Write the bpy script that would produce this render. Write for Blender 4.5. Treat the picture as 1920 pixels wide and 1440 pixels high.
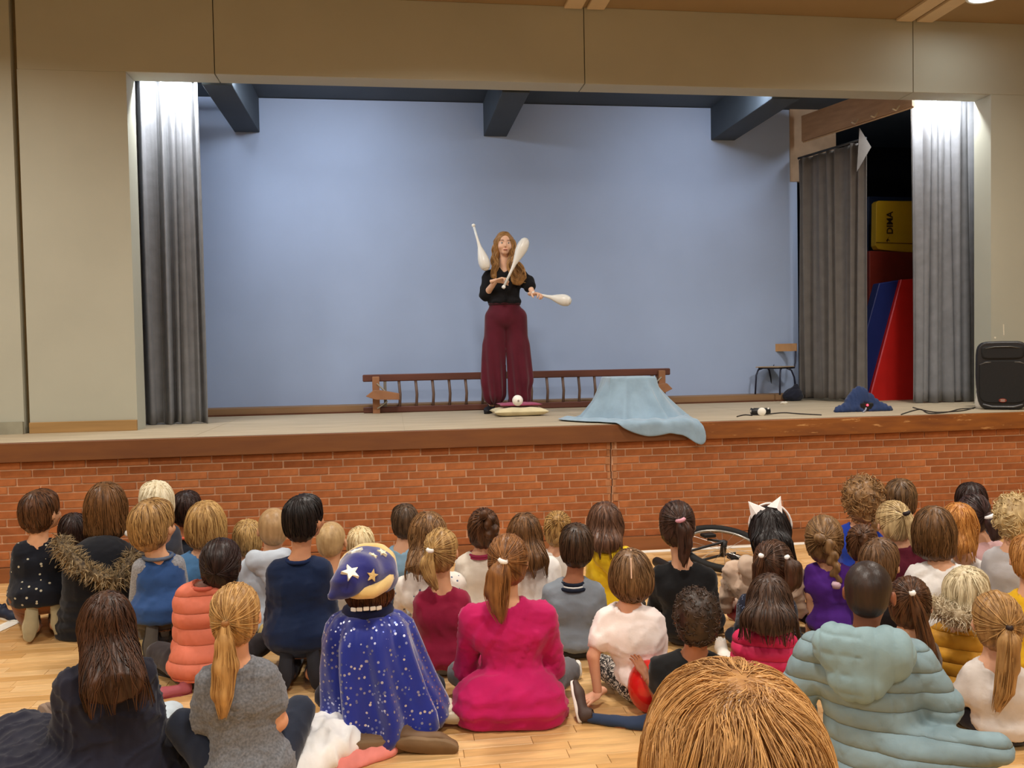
import bpy, math, random
import numpy as np
from mathutils import Vector, Matrix
random.seed(7); RNG=np.random.RandomState(7)
PI=math.pi
for o in list(bpy.data.objects): bpy.data.objects.remove(o)
SC=bpy.context.scene; COL=SC.collection
# ------------------------------------------------------------------ camera, light, exposure
CAM=np.array([.987,-6.482,1.552]); _yaw,_pit,_rol=-.140,.033,-.019; FPX=1600.
FW=np.array([-np.sin(_yaw)*np.cos(_pit),np.cos(_yaw)*np.cos(_pit),-np.sin(_pit)])
_r=np.array([np.cos(_yaw),np.sin(_yaw),0.]); _u=np.cross(_r,FW)
RT=np.cos(_rol)*_r+np.sin(_rol)*_u; UP=-np.sin(_rol)*_r+np.cos(_rol)*_u
cd=bpy.data.cameras.new('camera'); cd.sensor_width=36; cd.lens=30; cd.clip_start=.05; cd.clip_end=100
co=bpy.data.objects.new('camera',cd); COL.objects.link(co)
M=Matrix.Identity(4)
for i in range(3):
    M[i][0]=RT[i]; M[i][1]=UP[i]; M[i][2]=-FW[i]; M[i][3]=CAM[i]
co.matrix_world=M; SC.camera=co
SC.view_settings.view_transform='Standard'; SC.view_settings.look='None'
SC.view_settings.gamma=1; SC.view_settings.use_curve_mapping=False
SC.view_settings.exposure=0.0
w=bpy.data.worlds.new('world'); SC.world=w; w.use_nodes=True
w.node_tree.nodes['Background'].inputs[0].default_value=(.75,.8,.9,1); w.node_tree.nodes['Background'].inputs[1].default_value=.25
def area(name,loc,size,sy,power,col,rot=(0,0,0),spread=PI,shape='RECTANGLE'):
    l=bpy.data.lights.new(name,'AREA'); l.shape=shape; l.size=size
    if shape=='RECTANGLE': l.size_y=sy
    l.energy=power; l.color=col; l.spread=spread
    o=bpy.data.objects.new(name,l); o.location=loc; o.rotation_euler=rot; COL.objects.link(o); return o
HALL=4.56   # hall ceiling height
WARM=(1.,.945,.86)
LAMPS=[(x,y) for y in (-1.3,-4.6,-8.2) for x in (-2.6,1.6,5.4)]
for i,(x,y) in enumerate(LAMPS):
    area('hall_light',(x,y,HALL-.13),.5,.5,75,WARM,spread=2.75,shape='DISK')
TUBES=[(-.62,1.15,.75),(6.27,1.15,.6)]
for x,y,l in TUBES:
    area('stage_light',(x,y,4.02),l,.06,50 if x<2 else 26,(.93,.97,1.),rot=(.6,0,0),spread=PI)
    area('stage_light',(x+(1.1 if x<2 else -1.9),y+.02,4.06),1.0,.06,34,(.9,.95,1.),rot=(.6,0,0),spread=PI)

# ------------------------------------------------------------------ photograph geometry -> world
def ray(px,py): return FW+(px-960)/FPX*RT+(720-py)/FPX*UP
def AtY(px,py,Y): v=ray(px,py); return CAM+v*((Y-CAM[1])/v[1])
def AtX(px,py,X): v=ray(px,py); return CAM+v*((X-CAM[0])/v[0])
def AtZ(px,py,z): v=ray(px,py); return CAM+v*((z-CAM[2])/v[2])
# ------------------------------------------------------------------ materials
def lin(c):
    if isinstance(c,str):
        c=c.lstrip('#'); c=[int(c[i:i+2],16)/255 for i in (0,2,4)]
        c=[v/12.92 if v<=.04045 else ((v+.055)/1.055)**2.4 for v in c]
    return (*c[:3],1.)
_mc={}
def newmat(name):
    m=bpy.data.materials.new(name); m.use_nodes=True; nt=m.node_tree
    return m,nt,nt.nodes['Principled BSDF']
def N(nt,t,**kw):
    n=nt.nodes.new(t)
    for k,v in kw.items():
        if k in('operation','blend_type','feature','distance','data_type','attribute_name','wave_type','bands_direction','noise_dimensions'): setattr(n,k,v)
        else:
            n.inputs[k if not k.isdigit() else int(k)].default_value=v
    return n
def mixc(nt,fac,a,b):
    m=nt.nodes.new('ShaderNodeMix'); m.data_type='RGBA'
    for s,v in ((0,fac),(6,a),(7,b)):
        if hasattr(v,'links'): nt.links.new(v,m.inputs[s])
        else: m.inputs[s].default_value=v
    return m.outputs[2]
def ramp(nt,src,p0,p1):
    r=nt.nodes.new('ShaderNodeMapRange'); r.inputs[1].default_value=p0; r.inputs[2].default_value=p1
    nt.links.new(src,r.inputs[0]); return r.outputs[0]
def coords(nt,scale,kind='Object'):
    tc=nt.nodes.new('ShaderNodeTexCoord'); mp=nt.nodes.new('ShaderNodeMapping'); mp.inputs['Scale'].default_value=scale
    nt.links.new(tc.outputs[kind],mp.inputs[0]); return mp.outputs[0]
def bump(nt,b,src,strength,dist):
    n=nt.nodes.new('ShaderNodeBump'); n.inputs['Strength'].default_value=strength; n.inputs['Distance'].default_value=dist
    nt.links.new(src,n.inputs['Height']); nt.links.new(n.outputs[0],b.inputs['Normal']); return n
def mat(c,rough=.6,spec=.3,var=.12,vs=8.,bs=0.,bd=.002,bscale=60.,metal=0.,scale3=None,emit=None,kind='Object'):
    key=('m',str(c),rough,spec,var,vs,bs,bd,bscale,metal,scale3,emit)
    if key in _mc: return _mc[key]
    m,nt,b=newmat('plain'); C=lin(c)
    b.inputs['Roughness'].default_value=rough; b.inputs['Specular IOR Level'].default_value=spec; b.inputs['Metallic'].default_value=metal
    v=coords(nt,scale3 or (1,1,1),kind)
    n=N(nt,'ShaderNodeTexNoise',Scale=vs,Detail=4.); nt.links.new(v,n.inputs['Vector'])
    d=tuple(x*(1-var) for x in C[:3])+(1,); l=tuple(min(1,x*(1+var)) for x in C[:3])+(1,)
    nt.links.new(mixc(nt,ramp(nt,n.outputs['Fac'],.3,.7),d,l),b.inputs['Base Color'])
    if bs:
        n2=N(nt,'ShaderNodeTexNoise',Scale=bscale,Detail=3.); nt.links.new(v,n2.inputs['Vector']); bump(nt,b,n2.outputs['Fac'],bs,bd)
    if emit:
        b.inputs['Emission Color'].default_value=C; b.inputs['Emission Strength'].default_value=emit
    _mc[key]=m; return m
def skin(c):
    key=('skin',c)
    if key in _mc: return _mc[key]
    m=mat(c,.5,.35,.06,14.,.15,.001,180.).copy(); b=m.node_tree.nodes['Principled BSDF']
    b.inputs['Subsurface Weight'].default_value=.12; b.inputs['Subsurface Radius'].default_value=(.02,.008,.004); b.inputs['Subsurface Scale'].default_value=.5
    _mc[key]=m; return m
def cloth(c,pat=None,c2=None,rough=.85,sheen=.15,weave=260.,quilt=0):
    key=('cl',c,pat,c2,rough,sheen,quilt)
    if key in _mc: return _mc[key]
    m,nt,b=newmat('cloth'); C=lin(c); b.inputs['Roughness'].default_value=rough; b.inputs['Specular IOR Level'].default_value=.2
    b.inputs['Sheen Weight'].default_value=sheen; b.inputs['Sheen Roughness'].default_value=.5
    v=coords(nt,(1,1,1)); n=N(nt,'ShaderNodeTexNoise',Scale=9.,Detail=5.); nt.links.new(v,n.inputs['Vector'])
    a=.1 if pat!='heather' else .3
    if pat=='heather': n.inputs['Scale'].default_value=120.; n.inputs['Detail'].default_value=6.
    base=mixc(nt,ramp(nt,n.outputs['Fac'],.32,.68),tuple(x*(1-a) for x in C[:3])+(1,),tuple(min(1,x*(1+a)) for x in C[:3])+(1,))
    D=lin(c2 or '#ffffff')
    if pat in('marks','prints','dots','stars'):
        sc={'marks':30.,'prints':32.,'dots':75.,'stars':56.}[pat]
        vo=N(nt,'ShaderNodeTexVoronoi',Scale=sc); nt.links.new(v,vo.inputs['Vector'])
        th={'marks':.2,'prints':.19,'dots':.3,'stars':.30}[pat]
        lt=nt.nodes.new('ShaderNodeMath'); lt.operation='LESS_THAN'; nt.links.new(vo.outputs['Distance'],lt.inputs[0]); lt.inputs[1].default_value=th
        # keep only some of the cells
        sp=nt.nodes.new('ShaderNodeSeparateColor'); nt.links.new(vo.outputs['Color'],sp.inputs[0])
        gt=nt.nodes.new('ShaderNodeMath'); gt.operation='GREATER_THAN'; nt.links.new(sp.outputs[0],gt.inputs[0]); gt.inputs[1].default_value={'marks':.45,'prints':.4,'dots':.2,'stars':.25}[pat]
        mu=nt.nodes.new('ShaderNodeMath'); mu.operation='MULTIPLY'; nt.links.new(lt.outputs[0],mu.inputs[0]); nt.links.new(gt.outputs[0],mu.inputs[1])
        if pat=='stars':
            nt.links.new(mixc(nt,sp.outputs[1],D,(.12,.16,.6,1)),mu.inputs[0]) if False else None
            base=mixc(nt,mu.outputs[0],base,mixc(nt,sp.outputs[1],(.12,.16,.55,1),D))
            nt.links.new(mu.outputs[0],b.inputs['Metallic']); 
            b.inputs['Roughness'].default_value=.38
        else: base=mixc(nt,mu.outputs[0],base,D)
    elif pat=='leopard':
        nd=N(nt,'ShaderNodeTexNoise',Scale=14.,Detail=2.); nt.links.new(v,nd.inputs['Vector'])
        ad=nt.nodes.new('ShaderNodeMix'); ad.data_type='RGBA'; ad.blend_type='LINEAR_LIGHT'; ad.inputs[0].default_value=.10
        nt.links.new(v,ad.inputs[6]); nt.links.new(nd.outputs['Color'],ad.inputs[7])
        vo=N(nt,'ShaderNodeTexVoronoi',feature='DISTANCE_TO_EDGE',Scale=48.); nt.links.new(ad.outputs[2],vo.inputs['Vector'])
        base=mixc(nt,ramp(nt,vo.outputs['Distance'],.13,.2),D,base)
    elif pat=='stripes':
        wv=N(nt,'ShaderNodeTexWave',Scale=28.); wv.bands_direction='Z'; nt.links.new(v,wv.inputs['Vector']); base=mixc(nt,ramp(nt,wv.outputs['Fac'],.45,.6),base,D)
    nt.links.new(base,b.inputs['Base Color'])
    n2=N(nt,'ShaderNodeTexNoise',Scale=weave,Detail=2.); nt.links.new(v,n2.inputs['Vector']); b1=bump(nt,b,n2.outputs['Fac'],.25,.001)
    n3=N(nt,'ShaderNodeTexNoise',Scale=16.,Detail=3.); nt.links.new(v,n3.inputs['Vector'])
    b2=nt.nodes.new('ShaderNodeBump'); b2.inputs['Strength'].default_value=.35; b2.inputs['Distance'].default_value=.008
    nt.links.new(n3.outputs['Fac'],b2.inputs['Height']); nt.links.new(b2.outputs[0],b1.inputs['Normal'])
    if quilt:
        sx=nt.nodes.new('ShaderNodeSeparateXYZ'); nt.links.new(v,sx.inputs[0]); prev=sx.outputs['Z']
        for op,val in(('MULTIPLY',PI/quilt),('SINE',None),('ABSOLUTE',None),('POWER',.4)):
            q=nt.nodes.new('ShaderNodeMath'); q.operation=op; nt.links.new(prev,q.inputs[0])
            if val is not None: q.inputs[1].default_value=val
            prev=q.outputs[0]
        b3=nt.nodes.new('ShaderNodeBump'); b3.inputs['Strength'].default_value=1.; b3.inputs['Distance'].default_value=.010; nt.links.new(prev,b3.inputs['Height']); nt.links.new(b3.outputs[0],b2.inputs['Normal'])
    _mc[key]=m; return m
def hairmat(c,c2,rough=.42):
    key=('hair',c,c2,rough)
    if key in _mc: return _mc[key]
    m,nt,b=newmat('hair'); b.inputs['Roughness'].default_value=rough; b.inputs['Specular IOR Level'].default_value=.35
    at=N(nt,'ShaderNodeAttribute',attribute_name='sv')
    v=coords(nt,(70,70,7)); n=N(nt,'ShaderNodeTexNoise',Scale=1.,Detail=4.); nt.links.new(v,n.inputs['Vector'])
    ad=nt.nodes.new('ShaderNodeMath'); ad.operation='ADD'; nt.links.new(n.outputs['Fac'],ad.inputs[0]); nt.links.new(at.outputs['Fac'],ad.inputs[1])
    nt.links.new(mixc(nt,ramp(nt,ad.outputs[0],.5,1.45),lin(c),lin(c2)),b.inputs['Base Color'])
    bump(nt,b,n.outputs['Fac'],.5,.004)
    _mc[key]=m; return m
# ------------------------------------------------------------------ objects
def link(o): COL.objects.link(o); return o
def mesh_from(V,F,name='mesh',smooth=True,sv=None):
    V=np.asarray(V,np.float32); me=bpy.data.meshes.new(name)
    if isinstance(F,np.ndarray): 
        n=F.shape[1]; me.vertices.add(len(V)); me.vertices.foreach_set('co',V.ravel())
        me.loops.add(F.size); me.loops.foreach_set('vertex_index',F.ravel().astype(np.int32))
        me.polygons.add(len(F)); me.polygons.foreach_set('loop_start',np.arange(0,F.size,n,dtype=np.int32))
        me.polygons.foreach_set('loop_total',np.full(len(F),n,np.int32))
    else: me.from_pydata(V.tolist(),[],F)
    if sv is not None:
        a=me.attributes.new('sv','FLOAT','POINT'); a.data.foreach_set('value',np.asarray(sv,np.float32))
    me.update(); me.validate()
    me.polygons.foreach_set('use_smooth',[smooth]*len(me.polygons)); return me
def mobj(name,me,m,parent=None,kind=None,label=None):
    o=bpy.data.objects.new(name,me)
    if m is not None and not me.materials: me.materials.append(m)
    if parent is not None: o.parent=parent
    if kind: o['kind']=kind
    if label: o['label']=label
    return link(o)
def tag(o,label,cat,group=None):
    o['label']=label; o['category']=cat
    if group: o['group']=group
    return o
def empty(name,loc=(0,0,0),rz=0,label=None,cat=None,group=None):
    o=bpy.data.objects.new(name,None); o.empty_display_size=.1; o.location=loc; o.rotation_euler=(0,0,rz); link(o)
    if label: tag(o,label,cat,group)
    return o
class MB:
    "collects simple shapes into one mesh"
    def __init__(s): s.V=[];s.F=[]
    def add(s,V,F):
        b=len(s.V); s.V+= [tuple(v) for v in V]; s.F+=[tuple(i+b for i in f) for f in F]; return s
    def box(s,c,d,rz=0,R=None,bev=0.):
        x,y,z=[a/2 for a in d]
        if bev:
            k=bev; V=[]
            for zz,q in ((-z,k),(-z+k,0),(z-k,0),(z,k)): V+=[(-x+q,-y+q,zz),(x-q,-y+q,zz),(x-q,y-q,zz),(-x+q,y-q,zz)]
            F=[(3,2,1,0),(12,13,14,15)]
            for l in range(3):
                for j in range(4): F.append((l*4+j,l*4+(j+1)%4,l*4+4+(j+1)%4,l*4+4+j))
        else:
            V=[(a,b,e) for e in(-z,z) for a,b in((-x,-y),(x,-y),(x,y),(-x,y))]
            F=[(3,2,1,0),(4,5,6,7),(0,1,5,4),(1,2,6,5),(2,3,7,6),(3,0,4,7)]
        Rm=R if R is not None else Matrix.Rotation(rz,3,'Z')
        return s.add([Rm@Vector(v)+Vector(c) for v in V],F)
    def tube(s,pts,r,n=8,caps=True):
        pts=[Vector(p) for p in pts]; rr=r if hasattr(r,'__len__') else [r]*len(pts); V=[];F=[]; last=None
        for i,p in enumerate(pts):
            t=(pts[min(i+1,len(pts)-1)]-pts[max(i-1,0)]).normalized()
            a=last or (Vector((0,0,1)) if abs(t.z)<.9 else Vector((1,0,0)))
            b=t.cross(a).normalized(); a=b.cross(t).normalized(); last=a
            V+=[p+(a*math.cos(2*PI*k/n)+b*math.sin(2*PI*k/n))*rr[i] for k in range(n)]
        for i in range(len(pts)-1):
            for k in range(n): F.append((i*n+k,i*n+(k+1)%n,(i+1)*n+(k+1)%n,(i+1)*n+k))
        if caps: F+=[tuple(range(n-1,-1,-1)),tuple(range((len(pts)-1)*n,len(pts)*n))]
        return s.add(V,F)
    def lathe(s,prof,n=20,T=None):
        V=[];F=[]
        for r,z in prof: V+=[(r*math.cos(2*PI*k/n),r*math.sin(2*PI*k/n),z) for k in range(n)]
        for i in range(len(prof)-1):
            for k in range(n): F.append((i*n+k,i*n+(k+1)%n,(i+1)*n+(k+1)%n,(i+1)*n+k))
        if prof[0][0]>0: F.append(tuple(range(n-1,-1,-1)))
        if prof[-1][0]>0: F.append(tuple(range((len(prof)-1)*n,len(prof)*n)))
        if T is not None: V=[T@Vector(v) for v in V]
        return s.add(V,F)
    def prism(s,poly,th,T=None):
        n=len(poly); V=[(x,-th/2,z) for x,z in poly]+[(x,th/2,z) for x,z in poly]
        F=[tuple(range(n)),tuple(range(2*n-1,n-1,-1))]+[(k,k+n,(k+1)%n+n,(k+1)%n) for k in range(n)]
        if T is not None: V=[T@Vector(v) for v in V]
        return s.add(V,F)
    def mesh(s,smooth=False): return mesh_from(s.V,s.F,smooth=smooth)
    def obj(s,name,m,parent=None,kind=None,smooth=False,label=None,bevel=0):
        me=s.mesh(smooth); o=mobj(name,me,m,parent,kind,label)
        if bevel:
            b=o.modifiers.new('b','BEVEL'); b.width=bevel; b.segments=2; b.limit_method='ANGLE'
        return o
# ------------------------------------------------------------------ signed-distance modelling
class Fld:
    def __init__(s,lo,hi,h):
        s.lo=np.array(lo,float); s.h=h; s.n=np.maximum(4,np.ceil((np.array(hi)-s.lo)/h).astype(int)+1)
        s.V=np.full(s.n,.25,np.float32)
        s.ax=[(s.lo[i]+h*np.arange(s.n[i])).astype(np.float32) for i in range(3)]
    def _sl(s,lo,hi,m):
        a=np.clip(np.floor((np.array(lo)-m-s.lo)/s.h).astype(int),0,s.n); b=np.clip(np.ceil((np.array(hi)+m-s.lo)/s.h).astype(int)+1,0,s.n)
        return tuple(slice(a[i],b[i]) for i in range(3))
    def _g(s,sl): return s.ax[0][sl[0]][:,None,None],s.ax[1][sl[1]][None,:,None],s.ax[2][sl[2]][None,None,:]
    def _mix(s,sl,d,k,sub):
        A=s.V[sl]
        if sub:
            d=-d; hh=np.maximum(k-np.abs(A-d),0)/max(k,1e-6); s.V[sl]=np.maximum(A,d)+hh*hh*k*.25
        else:
            hh=np.maximum(k-np.abs(A-d),0)/max(k,1e-6); s.V[sl]=np.minimum(A,d)-hh*hh*k*.25
    def cap(s,a,b,ra,rb,k=.02,R=None,S=None,sub=False):
        a=np.array(a,float);b=np.array(b,float); rm=max(ra,rb)*(max(S) if S else 1)
        sl=s._sl(np.minimum(a,b)-rm,np.maximum(a,b)+rm,k+3*s.h); X,Y,Z=s._g(sl)
        if 0 in s.V[sl].shape: return s
        R=np.eye(3) if R is None else np.array(R); S=np.array(S or (1,1,1),float)
        dx=[X-a[0],Y-a[1],Z-a[2]]
        q=[(R[i,0]*dx[0]+R[i,1]*dx[1]+R[i,2]*dx[2])/S[i] for i in range(3)]
        ba=(R@(b-a))/S; L=ba@ba+1e-12
        t=np.clip((q[0]*ba[0]+q[1]*ba[1]+q[2]*ba[2])/L,0,1)
        d=np.sqrt((q[0]-ba[0]*t)**2+(q[1]-ba[1]*t)**2+(q[2]-ba[2]*t)**2)-(ra+(rb-ra)*t)
        s._mix(sl,d*S.min(),k,sub); return s
    def ell(s,c,r,k=.02,R=None,sub=False):
        c=np.array(c,float); r=np.array(r,float); R=np.eye(3) if R is None else np.array(R)
        e=np.sqrt(((R.T*r)**2).sum(1))
        sl=s._sl(c-e,c+e,k+3*s.h); X,Y,Z=s._g(sl)
        if 0 in s.V[sl].shape: return s
        dx=[X-c[0],Y-c[1],Z-c[2]]
        q=[(R[i,0]*dx[0]+R[i,1]*dx[1]+R[i,2]*dx[2]) for i in range(3)]
        k0=np.sqrt(sum((q[i]/r[i])**2 for i in range(3))); k1=np.sqrt(sum((q[i]/r[i]**2)**2 for i in range(3)))+1e-9
        s._mix(sl,k0*(k0-1)/k1,k,sub); return s
    def floor(s,z=0.):
        s.V=np.maximum(s.V,(z-s.ax[2])[None,None,:]); return s
    def above(s,z): s.V=np.maximum(s.V,(s.ax[2]-z)[None,None,:]); return s
    def samp(s,P):
        g=(P-s.lo)/s.h; i=np.clip(np.floor(g).astype(int),0,s.n-2); f=np.clip(g-i,0,1)
        r=0
        for a in(0,1):
            for b in(0,1):
                for c in(0,1):
                    r=r+s.V[i[:,0]+a,i[:,1]+b,i[:,2]+c]*(f[:,0] if a else 1-f[:,0])*(f[:,1] if b else 1-f[:,1])*(f[:,2] if c else 1-f[:,2])
        return r
    def grad(s,P):
        e=s.h; G=np.stack([s.samp(P+np.eye(3)[i]*e)-s.samp(P-np.eye(3)[i]*e) for i in range(3)],1)/(2*e)
        return G
    def nets(s):
        V=s.V; V[0]=V[-1]=.2; V[:,0]=V[:,-1]=.2; V[:,:,0]=V[:,:,-1]=.2
        S=V<0; nx,ny,nz=V.shape; sh=(nx-1,ny-1,nz-1)
        cnt=np.zeros(sh,np.uint8); acc=np.zeros((3,)+sh,np.float32); cr=[]
        for a in range(3):
            s0=[slice(None)]*3; s1=[slice(None)]*3; s0[a]=slice(0,-1); s1[a]=slice(1,None)
            v0=V[tuple(s0)]; v1=V[tuple(s1)]; c=S[tuple(s0)]!=S[tuple(s1)]; t=np.where(c,v0/(v0-v1+1e-12*(v0==v1)),0).astype(np.float32)
            cr.append(c); o=[i for i in range(3) if i!=a]
            for d0 in(0,1):
                for d1 in(0,1):
                    sl=[slice(None)]*3; sl[o[0]]=slice(d0,V.shape[o[0]]-1+d0); sl[o[1]]=slice(d1,V.shape[o[1]]-1+d1); sl=tuple(sl)
                    e=c[sl]; cnt+=e; acc[a]+=t[sl]
                    if d0: acc[o[0]]+=e
                    if d1: acc[o[1]]+=e
        m=cnt>0; idx=np.full(sh,-1,np.int64); ii=np.argwhere(m); idx[m]=np.arange(len(ii))
        P=acc[:,m].T/cnt[m][:,None]+ii; P=P*s.h+s.lo
        Q=[]
        for a,(o0,o1) in enumerate(((1,2),(2,0),(0,1))):
            c=cr[a].copy(); E=np.argwhere(c); ok=(E[:,o0]>0)&(E[:,o1]>0)&(E[:,o0]<V.shape[o0]-1)&(E[:,o1]<V.shape[o1]-1); E=E[ok]
            if not len(E): continue
            ins=S[E[:,0],E[:,1],E[:,2]]
            def g(d0,d1):
                K=E.copy(); K[:,o0]+=d0; K[:,o1]+=d1; return idx[K[:,0],K[:,1],K[:,2]]
            q=np.stack([g(-1,-1),g(0,-1),g(0,0),g(-1,0)],1); q[~ins]=q[~ins][:,::-1]; Q.append(q)
        Q=np.concatenate(Q) if Q else np.zeros((0,4),int)
        return P,Q
def smooth(P,Q,it=1,f=.5):
    e=np.concatenate([Q[:,[0,1]],Q[:,[1,2]],Q[:,[2,3]],Q[:,[3,0]]]); n=len(P)
    for _ in range(it):
        c=np.bincount(e[:,0],minlength=n)+1e-9
        A=np.stack([np.bincount(e[:,0],weights=P[e[:,1],i],minlength=n)/c for i in range(3)],1); P=P*(1-f)+A*f
    return P
def normals(P,Q):
    n=np.cross(P[Q[:,2]]-P[Q[:,0]],P[Q[:,3]]-P[Q[:,1]]); A=np.zeros_like(P)
    for j in range(4):
        for i in range(3): A[:,i]+=np.bincount(Q[:,j],weights=n[:,i],minlength=len(P))
    return A/(np.linalg.norm(A,axis=1)[:,None]+1e-12)
_ND=RNG.normal(size=(24,3)); _NP=RNG.uniform(0,6.28,24)
def noise(P,f,seed=0,sc=(1,1,1)):
    r=0; Q=P*np.array(sc)
    for i in range(5):
        j=(seed*5+i)%24; r=r+np.sin((Q@_ND[j])*f*(1+.35*i)+_NP[j]+1.7*np.sin((Q@_ND[(j+7)%24])*f*.6+seed))
    return r/5
def folds(P,f,seed=0,sc=(1,1,1)):
    "ridged cloth folds 0..1"
    return 1-np.abs(noise(P,f,seed,sc))*2
def rotz(a): c,s=math.cos(a),math.sin(a); return np.array([[c,-s,0],[s,c,0],[0,0,1.]])
def rotx(a): c,s=math.cos(a),math.sin(a); return np.array([[1,0,0],[0,c,-s],[0,s,c]])
def roty(a): c,s=math.cos(a),math.sin(a); return np.array([[c,0,s],[0,1,0],[-s,0,c]])
def tubes(L,r,ns=3):
    "L (n,m,3) polylines, r (n,m) radii -> mesh"
    n,m,_=L.shape; T=np.gradient(L,axis=1); T/=np.linalg.norm(T,axis=2)[:,:,None]+1e-9
    ref=np.tile(np.array([.31,.95,.05]),(n,m,1)); A=np.cross(T,ref); A/=np.linalg.norm(A,axis=2)[:,:,None]+1e-9; B=np.cross(T,A)
    R=[]
    for k in range(ns): 
        a=2*PI*k/ns; R.append(L+(A*math.cos(a)+B*math.sin(a))*r[:,:,None])
    V=np.stack(R,2).reshape(-1,3)
    i=np.arange(n)[:,None,None]; j=np.arange(m-1)[None,:,None]; k=np.arange(ns)[None,None,:]; b=(i*m+j)*ns
    Q=np.stack([b+k,b+(k+1)%ns,b+ns+(k+1)%ns,b+ns+k],-1).reshape(-1,4)
    return V,Q
def cat(parts):
    V=[];Q=[];S=[];b=0
    for p in parts:
        V.append(p[0]); Q.append(p[1]+b); b+=len(p[0]); S.append(p[2] if len(p)>2 else np.full(len(p[0]),.5))
    return np.concatenate(V),np.concatenate(Q),np.concatenate(S)
def loft(levels,n=48,ripple=None,closed_top=True):
    "levels: (z,cx,cy,a,b) list -> mesh arrays"
    V=[];th=np.arange(n)*2*PI/n
    for i,(z,cx,cy,a,b) in enumerate(levels):
        rp=ripple(th,z,i/(len(levels)-1)) if ripple else 0
        V.append(np.stack([cx+(a+rp)*np.cos(th),cy+(b+rp)*np.sin(th),np.full(n,z)],1))
    V=np.concatenate(V); m=len(levels); i=np.arange(m-1)[:,None]; k=np.arange(n)[None,:]
    Q=np.stack([i*n+k,i*n+(k+1)%n,(i+1)*n+(k+1)%n,(i+1)*n+k],-1).reshape(-1,4)
    return V,Q
# ------------------------------------------------------------------ the setting
YW=.846; TW=.234; XL,XR,ZT=-1.079,6.579,3.903; YB=2.65; HS=1.0; LEDGE=.075
WALLC='#b3b2a3'; m_wall=mat(WALLC,.8,.2,.03,2.,.12,.003,25.); m_soff_=mat('#c9b597',.8,.2,.04,3.)
m_ceil=mat('#a18a68',.85,.2,.03,2.); m_slate=mat('#3f4852',.7,.3,.08,3.); m_dark=mat('#16171d',.9,.1,.05)
m_blue=mat('#a0b2d3',.75,.25,.035,1.6,.06,.002,40.)
def struct(o): o['kind']='structure'; return o
# hall floor with staves
base=struct(MB().box((2,-4.0,-.055),(14,13,.1)).obj('floor',mat('#c99a5c',.45,.4,.18,3.,.1,.002,30.,scale3=(1,9,1))))
PW,PL=.07,.42
def woodmat(c,rough=.36):
    key=('wood',c,rough)
    if key in _mc: return _mc[key]
    m,nt,b=newmat('wood'); C=lin(c); b.inputs['Roughness'].default_value=rough; b.inputs['Specular IOR Level'].default_value=.45
    oi=nt.nodes.new('ShaderNodeObjectInfo'); tc=nt.nodes.new('ShaderNodeTexCoord'); mp=nt.nodes.new('ShaderNodeMapping'); mp.inputs['Scale'].default_value=(3,26,10)
    nt.links.new(tc.outputs['Object'],mp.inputs[0]); nt.links.new(oi.outputs['Location'],mp.inputs['Location'])
    n=N(nt,'ShaderNodeTexNoise',Scale=2.,Detail=6.,Distortion=.6); nt.links.new(mp.outputs[0],n.inputs['Vector'])
    nt.links.new(mixc(nt,ramp(nt,n.outputs['Fac'],.3,.72),tuple(x*.8 for x in C[:3])+(1,),tuple(min(1,x*1.12) for x in C[:3])+(1,)),b.inputs['Base Color'])
    bump(nt,b,n.outputs['Fac'],.08,.002); _mc[key]=m; return m
pm=[woodmat(c) for c in ('#d8ae76','#cfa46b','#deb680','#c89a5f','#d5a970')]
def proj(p):
    d=np.asarray(p)-CAM; z=d@FW; return 960+FPX*(d@RT)/z,720-FPX*(d@UP)/z,z
cand=[]
ny=int(3.95/PW)
for j in range(ny):
    y=-.02-PW*(j+.5); off=random.random()*PL
    for i in range(24):
        x=-3.0+off+i*PL
        if x>6.6: continue
        px,py,z=proj((x,y,0)); inn=(-60<px<1980 and 900<py<1480)
        cand.append((0 if inn else 1,z,x,y))
cand.sort()
pmesh=MB().box((0,0,0),(PL-.0016,PW-.0012,.012),bev=.0012).mesh(); pmesh.materials.append(pm[0])
rest=MB()
for n,(o,z,x,y) in enumerate(cand):
    if n<300:
        ob=bpy.data.objects.new('plank',pmesh); ob.location=(x,y,-.0005+random.uniform(-.0003,.0003)); link(ob); ob.parent=base
        ob.material_slots[0].link='OBJECT'; ob.material_slots[0].material=random.choice(pm)
    else: rest.box((x,y,-.0006),(PL-.0016,PW-.0012,.012),bev=.0012)
me=rest.mesh(); ro=mobj('planks',me,None,base,'stuff')
for m in pm: me.materials.append(m)
me.polygons.foreach_set('material_index',np.repeat(RNG.randint(0,5,len(me.polygons)//14),14).astype(np.int32))
# white court lines, tape on the floor
def tape(name,A,B,wd,label):
    A=Vector(A);B=Vector(B); d=(B-A); a=math.atan2(d.y,d.x)
    o=MB().box(((A+B)/2),(d.length,wd,.002),rz=a).obj(name,mat('#f2efe6',.5,.3,.04)); tag(o,label,'floor line'); return o
tape('floor_line',(-1.25,-.82,.0075),(-1.62,-2.3,.0075),.09,'white painted line on the wooden floor at the left edge')
tape('floor_line',(1.2,-.085,.0075),(6.4,-.085,.0075),.07,'long white painted line on the floor along the foot of the brick stage front')
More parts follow.
